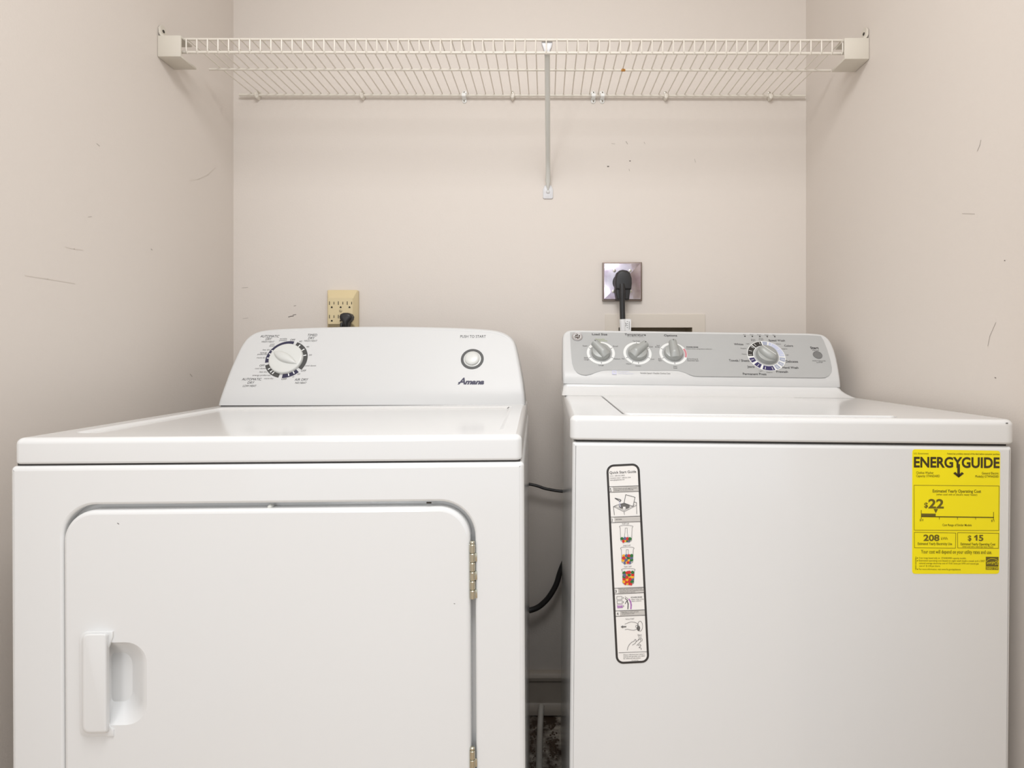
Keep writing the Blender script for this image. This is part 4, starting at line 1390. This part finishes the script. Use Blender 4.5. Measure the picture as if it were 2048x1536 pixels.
# ---- tall quick start sticker on the washer front
ANG = math.atan(0.0500)
ca, sa = math.cos(ANG), math.sin(ANG)
def g1(X, Y): return (1190 + X / 6.98, 910 + Y / 6.98)
def g2(X, Y): return (1190 + X / 6.98, 1120 + Y / 6.98)
def gab(a, b): return (1212.2 + a * ca + b * sa, 929.5 - a * sa + b * ca)
WS, HS = 66.6, 399.0
qs = MB()
lo = rrect(0, 0, WS, HS, 15, 8)
qs.plate(fF, [fF.hit(*gab(*p)) for p in reversed(lo)], 0.0001, 0.0004, 0.0, 1)
qso = tag(qs.build('guide_sticker', M['paper'], wa, smooth=False), 'tall white guide sticker with a thick black border')
K = Split()
patch(K, fF, [gab(*p) for p in lo], 0.0006, [[gab(*p) for p in inset(lo, 4.2)]])
G = Split(); KT = Split(); KS = Split()
def band(kf, yl, yr, xl, xr, num, hgt):
    p0, p1 = kf(xl, yl), kf(xr, yr)
    hh = hgt / 6.98
    n = 8.2
    sl_ = (p1[1] - p0[1]) / (p1[0] - p0[0])
    patch(G, fF, [(p0[0] + n, p0[1] + n * sl_), p1, (p1[0] + 0.6, p1[1] + hh), (p0[0] + n + 0.6, p0[1] + hh + n * sl_)], 0.0006)
    stroke(K, fF, [p0, p1], 0.9, 0.0008)
    stroke(K, fF, [(p0[0] + 0.6, p0[1] + hh), (p1[0] + 0.6, p1[1] + hh)], 0.9, 0.0008)
    if num == '1':
        stroke(KT, fF, [(p0[0] + 2.8, p0[1] + hh * 0.40), (p0[0] + 4.4, p0[1] + hh * 0.26), (p0[0] + 4.6, p0[1] + hh * 0.78)], 0.9, 0.0008)
        stroke(KT, fF, [(p0[0] + 2.8, p0[1] + hh * 0.80), (p0[0] + 6.4, p0[1] + hh * 0.77)], 0.8, 0.0008)
    else:
        text(KT, fF, num, p0[0] + 2.2, p0[0] + 5.8, p0[1] + hh * 0.78, 5.6, slope=sl_, w=0.0008)
    return p0, p1, sl_, hh
def tx(mb, kf, t, a, b, y, cap, slope=-0.045, **kw):
    p = kf(a, y); r_ = kf(b, y)
    text(mb, fF, t, p[0], r_[0], p[1], cap, slope=slope, w=0.0008, **kw)
band(g1, 442, 428, 188, 608, '1', 78)
band(g1, 866, 850, 210, 630, '2', 78)
band(g2, 394, 376, 262, 684, '3', 78)
band(g2, 708, 692, 288, 706, '4', 76)
tx(KT, g1, 'Quick Start Guide', 203, 574, 262, 5.0, bold=0.006)
tx(KS, g1, 'U.S.A. 1.800.GE.CARES', 208, 414, 300, 2.4)
tx(KS, g1, 'CANADA ONLY: 1.800.561.3344', 208, 497, 332, 2.4)
tx(KT, g1, 'www.geappliances.com', 210, 412, 357, 2.4)
tx(KT, g1, 'Always measure and add suggested amount', 258, 586, 477, 2.2)
tx(KT, g1, 'of detergent for the desired load size.', 262, 538, 499, 2.2)
tx(KT, g1, 'Add clothes', 288, 374, 905, 2.2)
tx(KT, g1, 'Small Load', 378, 472, 966, 2.4)
tx(KT, g1, 'Large Load', 394, 492, 1268, 2.4)
tx(KT, g2, 'Super Load', 405, 508, 98, 2.4)
tx(KT, g2, 'Select wash options based on the load type', 338, 660, 414, 2.0)
tx(KT, g2, 'and soil level. Use rinse if using fabric softener', 342, 676, 436, 2.0)
tx(KT, g2, 'and stop knob to operate.', 346, 562, 456, 2.0)
tx(KT, g2, 'POWER RINSE', 500, 658, 530, 2.6, bold=0.01)
tx(KS, g2, 'Select when using', 506, 676, 556, 2.5)
tx(KS, g2, 'fabric softener', 512, 650, 580, 2.5)
tx(KT, g2, 'Depending on model, pull knob', 370, 606, 735, 2.1)
tx(KT, g2, 'or push button to start.', 374, 550, 757, 2.1)
tx(KT, g2, 'Pull to START', 428, 548, 832, 2.5)
tx(KT, g2, 'Start', 596, 652, 1056, 3.2)
tx(KT, g2, 'Pause', 602, 650, 1076, 1.6)
tx(KS, g2, 'Always reference your owner\'s', 394, 690, 1330, 2.6)
tx(KS, g2, 'manual and garment care label', 396, 692, 1356, 2.6)
tx(KS, g2, 'for additional information.', 396, 640, 1382, 2.6)
tx(KS, g2, '175D1807P001', 506, 606, 1408, 1.8)
stroke(K, fF, [g2(330, 1292), g2(742, 1276)], 0.7, 0.0008)
DR = MB()
DRAW = [DR]
def new_drawing():
    global DR
    DR = MB()
    DRAW.append(DR)
def line(kf, pts, wd=0.6, mb=None): stroke(mb or DR, fF, [kf(*p) for p in pts], wd, 0.0009)
# drawing 1: open washer with a pouring cup
line(g1, [(270, 835), (256, 720), (300, 700), (405, 668)], 0.8)
line(g1, [(256, 716), (405, 790), (578, 700), (582, 820)], 0.7)
line(g1, [(405, 790), (410, 830)], 0.6)
line(g1, [(270, 706), (405, 772), (560, 690)], 0.5)
line(g1, [(405, 668), (428, 552), (558, 588), (530, 716), (405, 668)], 0.9)
line(g1, [(545, 655), (578, 662), (578, 700)], 0.9)
BW = Split(); patch(BW, fF, arcpx(*g1(408, 712), 11, 5.4, 0, 350, 20), 0.0008)
line(g1, [(278, 602), (345, 618), (362, 630), (350, 648), (320, 628), (280, 604)], 1.3)
LB = MB(); line(g1, [(340, 650), (352, 720)], 1.6, LB)
WH = MB(); patch(WH, fF, [g1(390, 720), g1(425, 720), g1(425, 748), g1(390, 748)], 0.0010)
# drawings 2: three tubs, each with more washing in it
colr = {'red': MB(), 'orange': MB(), 'pgreen': MB(), 'pblue': MB()}
def tub(cx, cy, w_, h_, fill, seed, kf):
    rnd = random.Random(seed)
    c = kf(cx, cy)
    W2, H2 = w_ / 6.98 / 2, h_ / 6.98 / 2
    new_drawing()
    rim = arcpx(c[0], c[1] - H2 + 3.0, W2 * 1.15, W2 * 0.22, 0, 180, 14)
    stroke(DR, fF, rim, 0.6, 0.0010)
    stroke(DR, fF, [(c[0] - W2 * 1.15, c[1] - H2 + 3.0), (c[0] - W2, c[1] - H2 + 5.6), (c[0] - W2 * 0.92, c[1] + H2 * 0.75)] + arcpx(c[0], c[1] + H2 * 0.75, W2 * 0.92, W2 * 0.32, 180, 360, 10) + [(c[0] + W2, c[1] - H2 + 5.6), (c[0] + W2 * 1.15, c[1] - H2 + 3.0)], 0.55, 0.0010)
    top = c[1] + H2 - fill * 2 * H2
    bot = c[1] + H2 * 0.98
    # agitator
    stroke(DR, fF, [(c[0] - 2, c[1] - H2 * 0.65), (c[0] + 2, c[1] - H2 * 0.65), (c[0] + 2.3, c[1] - H2 * 0.1), (c[0] + 4, c[1] + H2 * 0.5), (c[0] - 4, c[1] + H2 * 0.5), (c[0] - 2.3, c[1] - H2 * 0.1), (c[0] - 2, c[1] - H2 * 0.65)], 0.5, 0.0008)
    rows = max(1, round((bot - top) / 4.4))
    names = ['orange', 'pgreen', 'red', 'pblue', 'red', 'orange']
    n = 0
    for rI_ in range(rows):
        y = top + (bot - top) * (rI_ + 0.5) / rows
        hwid = W2 * (0.86 if rI_ < rows - 1 else 0.62)
        for k in range(4):
            x = c[0] - hwid + 2 * hwid * (k + 0.5) / 4
            x += rnd.uniform(-0.9, 0.9)
            yj = y + rnd.uniform(-0.8, 0.8)
            pts = []
            for j in range(9):
                a = R(40 * j)
                q_ = 1 + 0.25 * rnd.random()
                pts.append((x + hwid / 3.3 * q_ * math.cos(a), yj - 2.9 * q_ * math.sin(a)))
            patch(colr[names[(k * 2 + rI_ * 3 + rnd.randint(0, 1)) % 6]], fF, pts, 0.0011 + 0.00004 * (n % 5))
            n += 1
tub(434, 1096, 166, 240, 0.30, 1, g1)
tub(450, 1398, 166, 240, 0.55, 2, g1)
tub(464, 228, 166, 232, 0.80, 3, g2)
# drawing 3
new_drawing()
line(g2, [(302, 508), (372, 504), (376, 546), (306, 551), (302, 508)], 0.6)
line(g2, [(306, 568), (378, 563), (382, 603), (310, 609), (306, 568)], 0.6)
V = Split()
line(g2, [(310, 626), (380, 622), (384, 662), (314, 668), (310, 626)], 0.8, V)
line(g2, [(316, 650), (380, 646)], 2.6, V)
line(g2, [(475, 545), (496, 580), (504, 625), (500, 678)], 2.6, V)
line(g2, [(416, 530), (440, 552), (456, 560), (438, 575), (420, 606)], 1.1)
line(g2, [(448, 570), (462, 610), (458, 680)], 1.7)
line(g2, [(418, 508), (466, 545)], 0.6)
for y in (525, 583, 641): line(g2, [(388 + (y - 525) * .06, y - 10), (394 + (y - 525) * .06, y), (388 + (y - 525) * .06, y + 12)], 0.8)
# drawing 4: pulling hand, then pressing hand
new_drawing()
line(g2, [(415, 892), (465, 872), (505, 860), (560, 868), (600, 888), (604, 906), (570, 910), (566, 930), (580, 945), (590, 960), (540, 978), (490, 972), (455, 962), (418, 968)], 0.6)
stroke(DR, fF, arcpx(*g2(628, 920), 5.0, 10.0, 0, 360, 24), 0.6, 0.0009)
patch(BW, fF, arcpx(*g2(606, 950), 3.2, 5.5, 0, 350, 14), 0.0008)
AR = MB()
patch(AR, fF, [g2(356, 930), g2(390, 910), g2(390, 921), g2(436, 919), g2(436, 936), g2(390, 938), g2(392, 950)], 0.0009)
new_drawing()
line(g2, [(450, 1255), (458, 1215), (480, 1175), (510, 1145), (545, 1130), (556, 1106), (570, 1108), (572, 1140), (555, 1165), (520, 1184)], 0.65)
line(g2, [(572, 1140), (606, 1110), (636, 1100), (642, 1118), (625, 1150), (600, 1170), (582, 1190)], 0.65)
line(g2, [(600, 1188), (632, 1176), (640, 1190), (612, 1222), (634, 1220), (648, 1236), (640, 1250)], 0.65)
stroke(DR, fF, arcpx(*g2(632, 1112), 4.0, 3.8, -60, 200, 16), 0.5, 0.0009)
K.build('sticker_border', M['bord'], qso, smooth=False)
G.build('sticker_band', M['band'], qso, smooth=False)
for d_ in DRAW:
    tag(d_.build('line_drawing', M['ink'], qso, smooth=False), kind='stuff')
KT.build('sticker_lettering', M['ink'], qso, smooth=False)
KS.build('sticker_lettering', M['inks'], qso, smooth=False)
BW.build('sticker_drum', M['inks'], qso, smooth=False)
LB.build('sticker_stream', M['lilac'], qso, smooth=False)
WH.build('sticker_agitator', M['paper'], qso, smooth=False)
V.build('sticker_violet', M['violet'], qso, smooth=False)
AR.build('sticker_arrow', M['inks'], qso, smooth=False)
for n_, m_ in colr.items():
    tag(m_.build('printed_washing', M[n_], qso, smooth=False), kind='stuff')
tag(wa, 'white top-loading washing machine with a grey control panel, on the right', 'washing machine')

# ------------------------------------------------------------------ what lies on the floor in the gap
tb_ = MB()
pts = spline([P(1083, 1412, 1.600), P(1082, 1422, 1.585), (-0.0165, 1.54, 0.0095), (-0.0172, 1.40, 0.0090), (-0.017, 1.25, 0.0090), (-0.016, 1.05, 0.0090)], 6)
tb_.tube([(p[0], p[1], max(0.009, p[2])) for p in pts], 0.0085, 10)
tag(tb_.build('floor_tube', M['tube']), 'dirty white tube lying on the floor in the gap between dryer and washer', 'tube')
ln = MB()
rnd = random.Random(9)
for i in range(260):
    y = rnd.uniform(1.18, 1.60)
    side = rnd.random()
    x = 0.018 + rnd.gauss(0, 0.007) if side > 0.4 else rnd.uniform(-0.040, -0.026)
    if side > 0.75: y = 1.50 + (x - 0.018) * 1.8 + rnd.gauss(0, 0.012)
    s_ = rnd.uniform(0.0008, 0.0034) * (1.6 if rnd.random() > 0.93 else 1)
    fr_ = Frame((x, y, 0), (1, 0, 0), (0, 1, 0))
    ln.lathe(fr_, [(s_, 0.0002), (s_ * 0.9, s_ * 0.4), (s_ * 0.5, s_ * 0.8), (0.0004, s_ * 0.9)], n=7, sq=rnd.uniform(0.6, 1.6))
tag(ln.build('lint_litter', M['lint']), 'brown lint and grit scattered on the floor between the machines', 'lint', kind='stuff')
